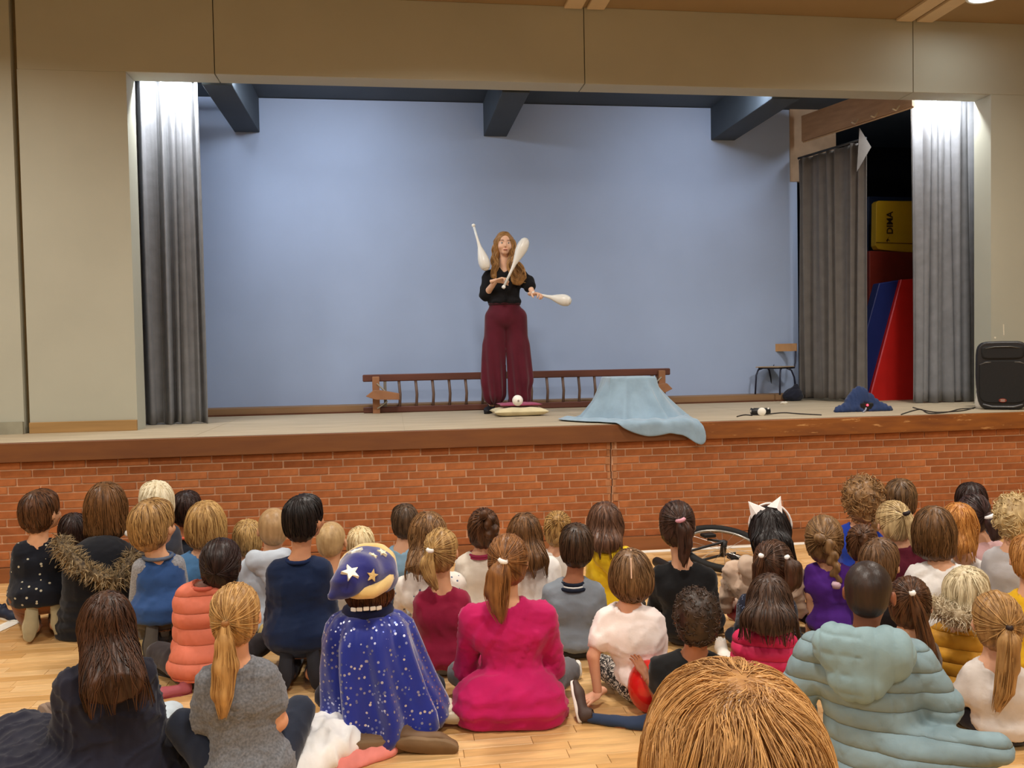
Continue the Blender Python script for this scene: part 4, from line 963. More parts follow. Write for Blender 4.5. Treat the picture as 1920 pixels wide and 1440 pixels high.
# long wooden ladder frame lying on its side against the rear ledge
YLD=2.22
a0=AtY(680,706,YLD); a1=AtY(1255,693,YLD); b0=AtY(690,768,YLD); 
ld=empty('wooden_ladder',(a0[0],YLD,HS),0,'long brown wooden gym ladder standing on its side against the rear stage wall','ladder')
LL=a1[0]-a0[0]; m_w=mat('#5d3428',.5,.4,.18,5.,.1,.001,30.,scale3=(.4,3,3)); zt=a0[2]-HS-.012
MB().box((LL/2,0,zt-.006),(LL,.05,.072),bev=.008).obj('rail',m_w,ld); MB().box((LL/2,0,.033),(LL,.05,.06),bev=.008).obj('rail',m_w,ld)
nr=17; m_r=mat('#6a5347',.5,.4,.15,6.)
for k in range(nr):
    x=.37+(LL-.5)*k/(nr-1)*1.0
    MB().tube([(x-.008,0,.05),(x+.0,-.002,(zt)/2),(x-.012,0,zt-.02)],.0145,8).obj('rung',m_r,ld,smooth=True)
m_bw=mat('#96694a',.6,.3,.15,6.)
for x0,sg in((.13,1),(LL-.10,-1)):
    MB().box((x0,-.045,zt/2),(.07,.04,zt+.02),bev=.006).obj('end_block',m_bw,ld)
    MB().prism([(-.10,-.02),(.0,-.055),(.23,-.06),(.23,.0),(.06,.035),(-.02,.04)],.11,Matrix.Translation((x0,-.12,zt*.55))@Matrix.Scale(sg if sg>0 else -.75,4,(1,0,0))).obj('hook_plate',m_bw,ld,bevel=.004)
    for z0_,z1_ in((.30,.20),(.05,.12)): MB().tube([(x0+.01*sg,-.07,z0_),(x0+.11*sg,-.05,z1_)],.008,6).obj('metal_strut',mat('#b9b5a5',.4,.5,metal=.5),ld)
    MB().box((x0+.09*sg,-.0,zt/2),(.03,.03,zt-.04),bev=.004).obj('post',mat('#7d756a',.6,.3),ld)
# small school chair on the ledge
chp=(AtY(1452,735,2.47)[0],2.45,HS+LEDGE)
ch=empty('school_chair',chp,-1.02,'small school chair with pale wooden seat and dark steel tube legs','chair')
m_fr=mat('#1b2038',.4,.5); m_pl=mat('#b98c5d',.5,.4,.12,6.,scale3=(1,6,1))
SW,SD,SH_=.30,.30,.30
MB().box((0,0,SH_),(SW,SD,.012),bev=.005).obj('seat',mat('#a48d70',.5,.4,.1,6.),ch,bevel=.004)
MB().box((0,.0,SH_-.013),(SW-.04,SD-.05,.014)).obj('seat_frame',m_fr,ch)
for sx in(-1,1):
    MB().tube([(sx*.12,-.06,SH_-.015),(sx*.14,-.11,SH_-.03),(sx*.15,-.135,SH_-.09),(sx*.155,-.15,.0)],.0095,8).obj('leg',m_fr,ch,smooth=True)
    MB().tube([(sx*.12,.04,SH_-.015),(sx*.14,.10,SH_-.04),(sx*.15,.14,SH_-.12),(sx*.155,.17,.0)],.0095,8).obj('leg',m_fr,ch,smooth=True)
    MB().tube([(sx*.12,.06,SH_-.02),(sx*.135,.165,SH_-.012),(sx*.135,.185,SH_+.04),(sx*.135,.20,SH_+.25)],.0095,8).obj('back_post',m_fr,ch,smooth=True)
n=9; V=[];F=[]
for k in range(n):
    x=-.155+.31*k/(n-1); yy=.205+.025*(1-(x/.155)**2)-.02
    for dy in(-.005,.005):
        for z in(SH_+.17,SH_+.255): V.append((x,yy+dy,z))
for k in range(n-1):
    b0_=k*4; F+=[(b0_,b0_+4,b0_+5,b0_+1),(b0_+2,b0_+3,b0_+7,b0_+6),(b0_+1,b0_+5,b0_+7,b0_+3),(b0_,b0_+2,b0_+6,b0_+4)]
F+=[(0,1,3,2),(n*4-4,n*4-2,n*4-1,n*4-3)]
MB().add(V,F).obj('backrest',m_pl,ch)
# dark bag by the side curtain
bg=empty('dark_bag',tuple(AtZ(1487,752,HS)),0,'dark navy cloth bag slumped on the stage under the small chair, beside the side curtain','bag')
f=Fld((-.16,-.14,-.02),(.16,.14,.24),.012); f.ell((0,0,.06),(.11,.08,.075),.03); f.cap((.02,0,.08),(.05,.02,.16),.05,.025,.04); f.floor(.002)
P,Q=f.nets(); P=P+normals(P,Q)*(.008*folds(P,30.,2))[:,None]; mobj('bag',mesh_from(P,Q),cloth('#1f2230'),bg)
pc=empty('paper_scrap',tuple(AtZ(1470,758,HS)),0.3,'white crumpled paper scrap lying in front of the dark bag','paper')
f=Fld((-.06,-.05,-.01),(.06,.05,.05),.006); f.ell((0,0,.012),(.045,.025,.016),.01); f.floor(.001); P,Q=f.nets(); P=P+normals(P,Q)*(.004*folds(P,80.,1))[:,None]; mobj('paper',mesh_from(P,Q),mat('#d8d0c0',.7,.2),pc)
# blue blanket over a crate
cx0=AtZ(1168,785,HS); BX,BY=AtY(1172,715,.62)[0],.52
cr_=empty('crate',(BX-.02,BY+.02,HS),0,'hidden box under the pale blue blanket','box'); hb_=.34
MB().box((0,0,hb_/2),(.34,.30,hb_),bev=.01).obj('panel',mat('#8a6a48',.6,.3),cr_)
nth,nr_=144,44
th=np.arange(nth)*2*PI/nth
def rad_at(th,tbl): 
    a=np.array([q[0] for q in tbl])*PI/180; r=np.array([q[1] for q in tbl]); return np.interp(np.mod(th,2*PI),np.r_[a,2*PI],np.r_[r,r[0]])
base_r=rad_at(th,[(0,.50),(20,.54),(42,.56),(60,.34),(90,.27),(130,.32),(160,.46),(173,.60),(185,.60),(200,.56),(228,.52),(250,.62),(270,.66),(285,.66),(294,.72),(299,.86),(304,.86),(310,.66),(325,.55),(345,.5)])
top_r=np.minimum(.19/np.maximum(np.abs(np.cos(th)),1e-3),.165/np.maximum(np.abs(np.sin(th)),1e-3))
ft_r=rad_at(th,[(0,.44),(60,.27),(90,.24),(130,.28),(180,.46),(200,.42),(230,.38),(270,.36),(310,.38),(340,.48)])
V=[(0,0,hb_+.012)]
for j in range(1,nr_):
    t=j/(nr_-1)
    for i in range(nth):
        a=th[i]; tr,fr_,br=top_r[i],ft_r[i],base_r[i]
        if t<.25: r=tr*t/.25; z=hb_+.012
        elif t<.7:
            q=(t-.25)/.45; r=tr+(fr_-tr)*(q**1.25); z=(hb_+.012)*(1-q**.92)+.008; fold_=q*(.095*(1-abs(math.sin(3.5*a+.5)))**2.2-.025+.016*math.sin(12*a+2)); r+=fold_
        else:
            q=(t-.7)/.3; r=fr_+(max(br,fr_+.02)-fr_)*q+(1-q)*(.095*(1-abs(math.sin(3.5*a+.5)))**2.2-.025+.016*math.sin(12*a+2)); z=.008+.022*abs(math.sin(9*a+4*q))*math.sin(PI*min(1,q*1.1))+ .004
        x,y=r*math.cos(a),r*math.sin(a)
        edge=-BY-.028
        if y<edge:   # hangs over the stage edge
            over=edge-y; y=edge-.014-.010*math.sin(9*a)*min(1,over*8); z=z-over*1.0
        V.append((x,y,z))
F=[(0,1+i,1+(i+1)%nth) for i in range(nth)]
for j in range(nr_-2):
    for i in range(nth): p=1+j*nth; F.append((p+i,p+nth+i,p+nth+(i+1)%nth,p+(i+1)%nth))
bk=empty('blanket',(BX,BY,HS),0,'pale blue fleece blanket draped over a box with one corner hanging over the stage edge','blanket')
o=mobj('fleece',mesh_from(V,F),cloth('#8ba3b5',None,rough=.95,sheen=.4),bk); s_=o.modifiers.new('s','SOLIDIFY'); s_.thickness=.007; s_.offset=1
ss=o.modifiers.new('ss','SUBSURF'); ss.levels=1; ss.render_levels=1
# small spot lamp with a white disc, and cables
dv=empty('small_spotlight',tuple(AtZ(1426,779,HS)),-.2,'small black and white lamp lying on the stage edge with its cable','lamp')
MB().tube([(-.08,0,.035),(.08,.01,.035)],[.03,.028],12).obj('body',mat('#1b1b1d',.4,.5),dv,smooth=True)
MB().lathe([(0,.0),(.034,.002),(.036,.012),(.03,.02)],20,Matrix.Translation((.0,-.035,.036))@Matrix.Rotation(PI/2+.1,4,'X')@Matrix.Translation((0,0,-.0))).obj('lens_disc',mat('#eeeae0',.4,.4),dv,smooth=True)
for s_ in(-1,1): MB().tube([(s_*.082,0,.03),(s_*.06,0,.062)],.011,8).obj('end_cap',mat('#ded9cf',.4,.4),dv,smooth=True)
def cable(pts,label,col='#2a2422',r=.0055):
    P=[AtZ(x,y,HS+r+.001) for x,y in pts]; t=empty('cable',tuple(P[0]),0,label,'cable')
    Q=[]; n=len(P)
    for i in range(n-1):
        for k in range(5):
            u=k/5; p0=P[max(i-1,0)];p1=P[i];p2=P[i+1];p3=P[min(i+2,n-1)]; Q.append(.5*((2*p1)+(-p0+p2)*u+(2*p0-5*p1+4*p2-p3)*u*u+(-p0+3*p1-3*p2+p3)*u**3))
    Q.append(P[-1]); MB().tube([Vector(q-P[0]) for q in Q],r,6).obj('wire',mat(col,.5,.4),t,smooth=True)
cable([(1382,781),(1396,778),(1410,779)],'short black cable running left from the small stage lamp')
cable([(1444,776),(1470,774),(1500,776),(1540,778)],'thin black cable running right from the small stage lamp')
cable([(1690,777),(1712,770),(1728,768),(1742,775),(1775,773),(1800,767),(1826,766)],'curly black cable between the navy cloth and the loudspeaker')
cable([(1712,764),(1735,770),(1760,773),(1805,770),(1828,764)],'second black cable below the right curtain, nearer the curtain hem')
# navy cloth with a red light
nv=empty('covered_device',tuple(AtZ(1618,772,HS)),0,'dark navy cloth heaped over a small device with a glowing red light','cloth')
f=Fld((-.34,-.16,-.02),(.34,.24,.30),.011)
f.cap((0,.06,.03),(.0,.07,.17),.13,.045,.03,S=(1.,.8,1)); f.cap((-.24,.0,.0),(.24,.02,.0),.04,.04,.06); f.cap((-.2,.02,.01),(-.02,.06,.13),.03,.05,.05); f.cap((.22,.02,.01),(.04,.06,.15),.03,.04,.05)
f.ell((.02,-.05,.05),(.07,.06,.045),.02,sub=True); f.floor(.002)
P,Q=f.nets(); P=smooth(P,Q)+normals(P,Q)*(.012*np.clip(folds(P,22.,6,(1.6,1,.3)),-.3,1))[:,None]; mobj('cloth',mesh_from(P,Q),cloth('#26365c'),nv)
MB().box((.02,.02,.045),(.13,.09,.07),bev=.008).obj('device',mat('#121214',.4,.5),nv)
MB().lathe([(0,0),(.009,.001),(.010,.006),(0,.012)],10,Matrix.Translation((.025,-.028,.06))@Matrix.Rotation(PI/2,4,'X')).obj('red_light',mat((1.,.03,.05),.4,.3,0,emit=6.),nv)
MB().tube([(-.07,-.12,.006),(-.03,-.09,.02),(.0,-.05,.035)],.007,6).obj('grey_tube',mat('#8d93a3',.5,.4),nv)
# small wall fittings
t=empty('wall_scratch',tuple(AtY(1881,620,YW)),0,'pale flaked scratch and dot in the paint above the loudspeaker','mark')
MB().prism([(-.004,.06),(.006,.06),(.008,-.04),(.002,-.045)],.003,Matrix.Translation((0,-.002,0))).obj('flake',mat('#e8e0cc',.7,.2),t)
MB().prism([(-.085+.01*math.cos(k),-.065+.01*math.sin(k)) for k in (0,1,2,3,4,5)],.003,Matrix.Translation((0,-.002,0))).obj('flake',mat('#e8e0cc',.7,.2),t)
# ------------------------------------------------------------------ juggling clubs
def club(A,B,label):
    "A knob end, B wide end"
    A=np.array(A);B=np.array(B); d=Vector(B-A); L=d.length; t=empty('juggling_club',tuple((A+B)/2),0,label,'club','white juggling clubs')
    q=d.to_track_quat('Z','Y').to_matrix().to_4x4(); T=q@Matrix.Translation((0,0,-L/2))
    pr=[(.010,.03),(.0105,.10),(.013,.20),(.020,.26),(.036,.32),(.050,.38),(.055,.42),(.052,.46),(.042,.495),(.030,.508)]
    k=L/.52; MB().lathe([(r,z*k) for r,z in pr],20,T).obj('club_body',mat('#e9e7e0',.3,.5,.02),t,smooth=True)
    MB().lathe([(0,0),(.012,.001),(.018,.010),(.017,.022),(.010,.032)],16,T).obj('knob',mat('#f4f2ec',.4,.4),t,smooth=True)
    MB().lathe([(.029,.506*k),(.026,.514*k),(.012,.52*k),(0,.521*k)],16,T).obj('end_cap',mat('#dcd9d0',.4,.4),t,smooth=True)
    MB().lathe([(.0112,.03),(.0117,.17*k),(.0125,.185*k)],16,T).obj('handle_wrap',mat('#dfe0dd',.5,.3),t,smooth=True)
# ------------------------------------------------------------------ the juggler
def juggler():
    Y0=1.54; F0=AtZ(935,775,HS); v=ray(945,700); d=float((F0-CAM)@FW); A=F0.copy(); vh=np.array([v[0],v[1],0]); vh/=np.linalg.norm(vh); rz=math.atan2(-vh[0],vh[1])
    root=empty('person',(A[0],A[1],HS),rz,'juggling woman on the stage in a black blouse and wide maroon trousers','person')
    Rw=rotz(rz); O=np.array([A[0],A[1],HS])
    def L(px,py,y0=0.):
        q=ray(px,py); t=((O-CAM)@vh+y0)/(q@vh); return Rw.T@(CAM+q*t-O)
    hb=.0085; s=1.05
    # she faces the camera: head frame turned half round
    R=rotz(PI+.12)@rotx(.04)@roty(-.03)
    tp=L(945,433); hc=np.array([tp[0],-.01,tp[2]-.112*s])
    sh=[L(914,517),L(981,517)]; el=[L(911,552,-.03),L(988,528,-.02)]; wr=[L(930,526,-.20),L(1000,551,-.16)]
    nk=L(946,500); hip=[L(933,590),L(962,590)]; kn=[L(928,665,.0),L(970,665,.0)]; an=[L(922,757,.05),L(970,757,.05)]
    mn=np.array([-.42,-.42,-.02]); mx=np.array([.42,.28,hc[2]+.15])
    f=Fld(mn,mx,hb)
    f.cap(L(946,560),L(947,528),.115,.125,.05,S=(1,.68,1)); f.ell(L(947,592),(.15,.10,.085),.05); f.cap(sh[0]+[.03,0,-.02],sh[1]-[.03,0,.02],.055,.055,.05)
    f.cap(nk+[0,0,-.04],hc+np.array([0,.01,-.06]),.048,.045,.02)
    for i in(0,1):
        f.cap(sh[i]+np.array([.012*(1-2*i),0,-.02]),el[i],.042,.036,.02); f.cap(el[i],wr[i],.036,.022,.012)
        f.cap(hip[i],kn[i],.078,.052,.03); f.cap(kn[i],an[i],.055,.032,.02)
    head_prims(f,hc,R,s); P,Q=f.nets(); P=smooth(P,Q,1,.3)
    parts=[(P,Q)]
    ax0=np.array([.55,.0,.8]); parts.append(place_hand('grip',wr[0],(.75,-.35,.15),(.1,-.2,-.9),.98,1))
    cA=L(1008,553,-.22); parts.append(place_hand('grip',wr[1],(.55,-.7,-.05),(-.2,-.1,-1.),.98,-1))
    V,Q,_=cat(parts); mobj('body',mesh_from(V,Q),skin('#e6b89a'),root); add_eyes(root,hc,R,s,.78,.0735)
    for x in(-1,1):   # eyebrows and lips
        pts=[Vector(hc+R@(np.array([x*(.014+.014*k),.0885-.003*k*k*.6,.010+.003*math.sin(k*1.2)])*s)) for k in range(4)]
        MB().tube(pts,[.002,.003,.003,.0015],5).obj('eyebrow',mat('#5b3d26',.8,.1),root,smooth=True)
    pts=[Vector(hc+R@(np.array([x,.0905-.12*abs(x)*abs(x)*8,-.0745])*s)) for x in np.linspace(-.021,.021,7)]
    MB().tube(pts,[.0015,.0042,.0056,.005,.0056,.0042,.0015],6).obj('lips',mat('#a8564d',.45,.4),root,smooth=True)
    # blouse
    f=Fld(mn,mx,hb); t=.014
    f.cap(L(946,560),L(947,528),.125+t,.128+t,.05,S=(1,.72,1)); f.cap(sh[0]+[.03,0,-.02],sh[1]-[.03,0,.02],.06+t,.06+t,.05); f.ell(L(946,566),(.155,.12,.05),.03)
    for i in(0,1):
        f.cap(sh[i]+np.array([.012*(1-2*i),0,-.02]),el[i],.046+t,.05+t,.02)
        if i: f.cap(el[i],el[i]+(wr[i]-el[i])*.35,.048+t,.045+t,.02)
    f.V=np.maximum(f.V,(L(946,571)[2]-f.ax[2])[None,None,:])
    f.cap(nk+[0,-.02,.02],nk+np.array([0,-.13,-.06]),.055,.03,.01,sub=True); f.cap(nk,hc,.05,.055,.005,sub=True)
    P,Q=f.nets(); P=smooth(P,Q)+normals(P,Q)*(.006*(np.clip(folds(P,22.,3,(1.2,1.2,.5)),-.2,1)))[:,None]; mobj('blouse',mesh_from(P,Q),cloth('#141316',sheen=.05),root)
    # wide trousers
    f=Fld(np.array([-.42,-.3,-.01]),np.array([.42,.3,hip[0][2]+.25]),hb)
    f.ell(L(947,594),(.152,.125,.13),.05); f.cap(L(946,570),L(946,578),.145,.15,.02,S=(1,.72,1))
    hemL=L(926,737); hemR=L(973,745)
    f.cap(hip[0]+[-.02,0,-.03],hemL,.105,.108,.02,S=(1,.85,1)); f.cap(hip[1]+[.03,0,-.03],hemR,.105,.108,.02,S=(1,.85,1))
    f.cap(L(918,650),L(917,715),.03,.05,.10); f.cap(L(980,650),L(984,710),.03,.05,.10)
    top_=L(946,569)[2]; f.V=np.maximum(f.V,(f.ax[2]-top_)[None,None,:]); f.cap(L(953,748),L(949,662),.016,.003,.004,S=(1,12,1),sub=True)
    X,Y,Z=np.meshgrid(*f.ax,indexing='ij'); f.V=np.maximum(f.V,(.075+.03*np.sin(X*16+1)-Z).astype(np.float32))
    P,Q=f.nets(); an_=np.arctan2(P[:,1],P[:,0]-np.where(P[:,0]<L(947,650)[0],hemL[0],hemR[0])); am=np.clip((L(946,620)[2]-P[:,2])/.6,0,1)
    P=smooth(P,Q)+normals(P,Q)*(.014*am*np.sin(an_*7+P[:,2]*5))[:,None]; mobj('trousers',mesh_from(P,Q),cloth('#561525',sheen=.2),root)
    MB().tube([Vector((L(946,570)[0]+.142*math.cos(a),.102*math.sin(a),L(946,570)[2])) for a in np.linspace(0,2*PI,25)],.016,6,False).obj('waistband',cloth('#3a1019'),root,smooth=True)
    shoe(root,(L(921,770)[0],.10,.0),(-.25,-1,0),(0,0,1),'#15141a','#1c1a1a',1.05); shoe(root,(L(968,770)[0],.09,.0),(.12,-1,0),(0,0,1),'#15141a','#1c1a1a',1.05)
    hair=dict(s='long',c=('#6b4726','#c79a63'),to=540,sides=0,n_s=200)
    # long wavy hair falling forward over her left shoulder
    m=hairmat('#573718','#c39257'); f=Fld((hc[0]-.2,-.22,hc[2]-.55),(hc[0]+.3,.2,hc[2]+.16),.0085)
    def T(x,y,z): return hc+R@(np.array([x,y,z])*s)
    E=lambda c,r,k=.02,sub=False: f.ell(T(*c),np.array(r)*s,k*s,R.T,sub)
    E((0,-.016,.016),(.084,.098,.094)); E((0,-.04,-.04),(.075,.06,.07),.03)
    f.cap(T(.07,.0,-.0),L(928,508,-.02),.03,.028,.03); f.cap(T(-.07,-.01,.0),L(964,500,-.06),.03,.04,.03); f.cap(L(963,495,-.06),L(970,523,-.10),.045,.065,.03,S=(1,.6,1)); f.cap(T(0,-.06,-.03),L(948,510,.09),.07,.08,.04,S=(1,.5,1))
    f.cap(L(928,500,-.03),L(927,518,-.08),.028,.03,.03)
    E((0,.118,-.020),(.062,.078,.105),.012,True)
    P,Q=f.nets(); n=normals(P,Q); P=smooth(P,Q)+n*(.006*noise(P,40.,2,(1,1,.8)))[:,None]; parts=[(P,Q,np.clip(.45+.3*noise(P,35.,4,(1,1,.3)),0,1))]
    for pth,rad in (([T(-.07,.0,.02),L(963,480,-.06),L(967,500,-.08),L(978,518,-.11),L(968,532,-.10)],[.03,.035,.045,.055,.03]),([T(-.06,.0,.05),L(962,475,-.05),L(958,497,-.1),L(962,515,-.12),L(985,524,-.11)],[.02,.03,.035,.04,.03]),([T(.072,.0,.03),L(926,482,-.03),L(929,500,-.06),L(926,518,-.09)],[.02,.028,.03,.025])):
        P2,r2=resample(pth,rad,16); P2[:,0]+=.008*np.sin(np.arange(16)*1.3); parts.append(tail_strands(P2,r2,70,.004,.3))
    V,Q,S_=cat(parts); mobj('hair',mesh_from(V,Q,sv=S_),m,root)
    W=lambda p: Rw@p+O
    dr=np.array([.8,-.28,-.05])
    club(W(L(997,549,-.20)),W(L(1071,566,-.30)),'white juggling club held out level in the juggler\'s hand, at the right of her body')
    club(W(L(943,541,-.30)),W(L(987,447,-.22)),'white juggling club tilted in front of the juggler\'s chest and hair')
    club(W(L(887,420,-.06)),W(L(912,507,-.12)),'white juggling club in the air to the left of the juggler\'s head, thin end up')
    return L
juggler()
# ------------------------------------------------------------------ the audience
BR=('#1d100a','#6d4629'); MB_=('#35210f','#8a6039'); DK=('#120a08','#3c2620'); BK=('#070506','#2a1f1d'); BLD=('#6d4a26','#d9b06f'); LBL=('#9c7c4c','#f6e3b4'); GI=('#75400f','#d9913f'); DB=('#4a3018','#b08a5c')
H=lambda s,c,**k: dict(s=s,c=c,**k)
TL=lambda *p,**k: dict(p=list(p),**k)
def P_(label,d,hx,top,w,sx,sy,sw,bx=None,**k): return person(label,d,hx,top,w,sx,sy,sw,bx,**k)
# far left block
P_('boy kneeling at the far left in a navy sweater with small white marks',4.85,76,918,62,70,1012,86,74,pose='kneel',hyaw=48,hair=H('short',BR),tc='#10141f',pat='marks',c2='#b9b4a0',bc='#7d4a1e',shoes=('#b8ab8a','#a89c7c'),skinc='#d8a27c')
P_('small dark haired child between the far left kneeling boy and the fur hooded coat',5.45,137,962,52,137,1022,76,hair=H('short',DK),tc='#15151b',bc='#15151b')
a=P_('girl with brown hair in a black coat whose fur hood hangs down her back',4.9,198,903,76,190,1024,124,176,pose='kneel',hyaw=12,hair=H('bob',MB_,to=1012,fan=(158,240)),tc='#0f1119',kind='coat',bc='#14141a',extra=[((190,1070,-.1),(180,1150,-.08),.20,.17,(1,.7,1))])
L=a['L']; fur(a['root'],'fur_trim',[L(112,1010,-.12),L(128,1040,-.2),L(160,1068,-.27),L(195,1085,-.3),L(222,1088,-.3),L(240,1060,-.26),L(248,1042,-.2)],.046,('#2a1e12','#c4aa80'),1300,.045,'shaggy brown and beige fur hood trim')
MB().lathe([(0,-.02),(.015,-.014),(.02,0),(.015,.014),(0,.02)],12,Matrix.Translation(L(240,1000,-.13))).obj('hair_bauble',mat('#f0f0f0',.2,.6),a['root'],smooth=True)
P_('very light blond child in the front row behind the boy in the blue vest',5.6,291,902,60,291,985,90,hair=H('messy',('#b9a47a','#fff6da')),tc='#3a3f4c',hyaw=-15)
P_('child with dark brown hair and a coral collar in the row nearest the stage',6.0,349,920,52,349,1003,78,hair=H('short',DK),tc='#20242e',collar=['#e8694f'],skinc='#b77a55')
P_('boy with straight blond brown hair in a blue vest over a grey long sleeved shirt',4.5,286,935,74,296,1040,92,300,pose='kneel',hyaw=38,hair=H('short',('#4d2f17','#c99f63')),tc='#2c4c80',kind='vest',lay='#8c8d92',bc='#4d4437',shoes=('#222225','#55504a'),collar=['#5a6578'],skinc='#d8a27c')
P_('girl with a straight blond bob in a light denim jacket',4.95,385,938,70,377,1035,104,hair=H('bob',BLD,to=1024,fan=(350,426)),tc='#4f7dab',kind='jacket',hyaw=10)
P_('blond child half hidden behind the girl with the coral puffer vest',5.15,463,975,52,463,1046,74,hair=H('messy',('#6b4b28','#dcb676')),tc='#5c6a78',skinc='#d8a27c')
P_('child with dark gathered hair in a coral pink quilted puffer jacket',4.05,414,1010,70,383,1092,112,372,yaw=8,hyaw=14,hair=H('bun',DK,bun=(0,-.09,-.01),th=.018),tc='#d9765c',kind='puffer',puff=.075,collar=['#c05a48'],bc='#2a2224',skinc='#6d3f2c',shoes=('#9a5060','#803e4c'))
P_('boy with cropped fair hair in a light grey hooded sweatshirt',4.75,512,949,62,505,1040,112,505,hair=H('buzz',('#8a6a45','#c9a678')),tc='#b4bfcc',kind='hoodie',hoodc='#b9c3cf',bc='#4c5563',skinc='#d8a27c')
P_('tall boy with short black hair and a dark navy jacket kneeling beside the wizard hat',4.05,570,927,68,560,1046,116,556,pose='kneel',yaw=10,hyaw=42,hair=H('short',BK),tc='#10203f',kind='jacket',collar=['#17264a'],bc='#18233d',shoes=('#1c1d24','#2a2a30'),skinc='#c98f6b',hem=.03)
P_('cropped blond child in a pale grey sweater directly right of the navy jacket boy',4.75,621,975,58,626,1070,80,hair=H('buzz',('#8f7048','#d9b986')),tc='#bdb8b0',hyaw=20,skinc='#d8a27c')
P_('little child with very light wavy blond hair behind the wizard hat',4.95,675,988,50,676,1046,70,hair=H('messy',('#b08f56','#ffefc4')),tc='#7b8aa0')
# wizard
w_=P_('child in a blue wizard hat with white stars and a silver specked blue cape',3.5,690,1046,76,690,1168,150,704,hair=H('bob',('#24140c','#6a4026'),to=1138,fan=(648,738)),tc='#16206b',kind='sweater',bc='#1d2030',shoes=None,collar=None)
L=w_['L'];rt=w_['root'];hc=w_['hc'];s=w_['s']
lv=[]
tab=[(1148,682,40,.07),(1156,688,62,.10),(1172,692,76,.14),(1200,693,84,.16),(1240,700,92,.17),(1280,710,98,.19),(1320,722,106,.20),(1345,724,112,.21),(1364,716,104,.21)]
for y,cx,wd,b in tab:
    p=L(cx,y,-.02); q=L(cx+wd,y,-.02); lv.append((max(.012,p[2]),p[0],.0,q[0]-p[0],b))
V,Q=loft(lv,120,lambda th,z,t:(.004+.026*t)*np.sin(9*th+3*t)+.012*t*np.sin(17*th+1))
o=mobj('cape',mesh_from(V,Q),cloth('#16278a','stars','#e8ecff',rough=.45,sheen=.6),rt); so=o.modifiers.new('s','SOLIDIFY'); so.thickness=.006
P=[Vector((L(690,1146)[0]+.085*math.cos(a),-.0+.075*math.sin(a),L(690,1143)[2])) for a in np.linspace(0,2*PI,25)]
MB().tube(P,.022,8,False).obj('cape_collar',cloth('#10173c'),rt,smooth=True)
for k in range(5): 
    a=-PI/2+(k-2)*.27; MB().box((L(687,1128)[0]+.098*math.cos(a),-.02+.088*math.sin(a),L(687,1127)[2]-.002*abs(k-2)),(.022,.006,.016),rz=a+PI/2,bev=.002).obj('collar_bead',mat('#f1efe9',.4,.4),rt)
f=Fld(hc-np.array([.30,.24,.22]),hc+np.array([.24,.24,.24]),.010)
f.ell(hc+np.array([.0,-.005,.045]),(.125*s,.135*s,.105*s),.04,roty(.18).T); f.cap(L(672,1078,-.10),L(650,1092,-.16),.085,.055,.04); f.cap(L(650,1092,-.16),L(622,1118,-.17),.05,.014,.03)
f.ell(hc+np.array([.02,.02,-.09]),(.105*s,.12*s,.09*s),.01,sub=True)
P,Q=f.nets(); P=smooth(P,Q)+normals(P,Q)*(.006*folds(P,22.,3))[:,None]; mobj('hat',mesh_from(P,Q),cloth('#1a1d6e',sheen=.6),rt)
bc_=[L(646,1103,-.09),L(668,1111,-.16),L(697,1110,-.16),L(722,1095,-.10),L(733,1068,-.0),L(730,1045,.06),L(712,1030,.11),L(680,1030,.14),L(650,1050,.1),L(640,1085,.0)]
bc_=[np.array(b) for b in bc_]+[np.array(bc_[0])]
P2,_=resample(bc_,[.02]*len(bc_),48); MB().tube([Vector(p) for p in P2],.027,10,False).obj('hat_brim',cloth('#d9b877',sheen=.5),rt,smooth=True,label='pale gold padded hat brim')
def star(px,py,r,colr,ang):
    # find the hat surface along the view ray
    o0=L(px,py,-.4); o1=L(px,py,.2); ts=np.linspace(0,1,160); PP=o0[None]+(o1-o0)[None]*ts[:,None]; ins=(PP>f.lo).all(1)&(PP<f.lo+f.h*(f.n-1)).all(1); v=np.where(ins,f.samp(PP),1); k=np.argmax(v<.002)
    if v[k]>=.002: return
    p=PP[k]; g=f.grad(p[None])[0]; g/=np.linalg.norm(g); rr=r*w_['kpx']
    q=Vector(g).to_track_quat('Z','Y').to_matrix().to_4x4(); n=10; V=[];
    pts=[]
    for j in range(n): a=ang+PI/2+j*PI/5; e=rr if j%2==0 else rr*.45; pts.append((e*math.cos(a),e*math.sin(a)))
    V=[(0,0,.006)]+[(x,y,.004-.25*0) for x,y in pts]+[(x,y,-.012) for x,y in pts]
    F=[(0,1+j,1+(j+1)%n) for j in range(n)]+[(1+j,11+j,11+(j+1)%n,1+(j+1)%n) for j in range(n)]
    MB().add([Matrix.Translation(Vector(p)+Vector(g)*.004)@q@Vector(v_) for v_ in V],F).obj('star',mat(colr,.5,.4),rt)
for a_ in((657,1074,17,'#f4eedd',.1),(667,1035,15,'#f4eedd',.5),(699,1043,9,'#f0e6c8',0.),(697,1079,12,'#dcbd80',-.3),(716,1037,11,'#f0e6c8',.6)): star(*a_)
for px,py,td in((757,1380,(.9,-.12,-.12)),(662,1388,(.85,.1,-.1))): 
    p=L(px,py,-.24); p[2]=.05; shoe(rt,p,td,(.1,1,.25),'#6b5138','#7c6348',1.08)
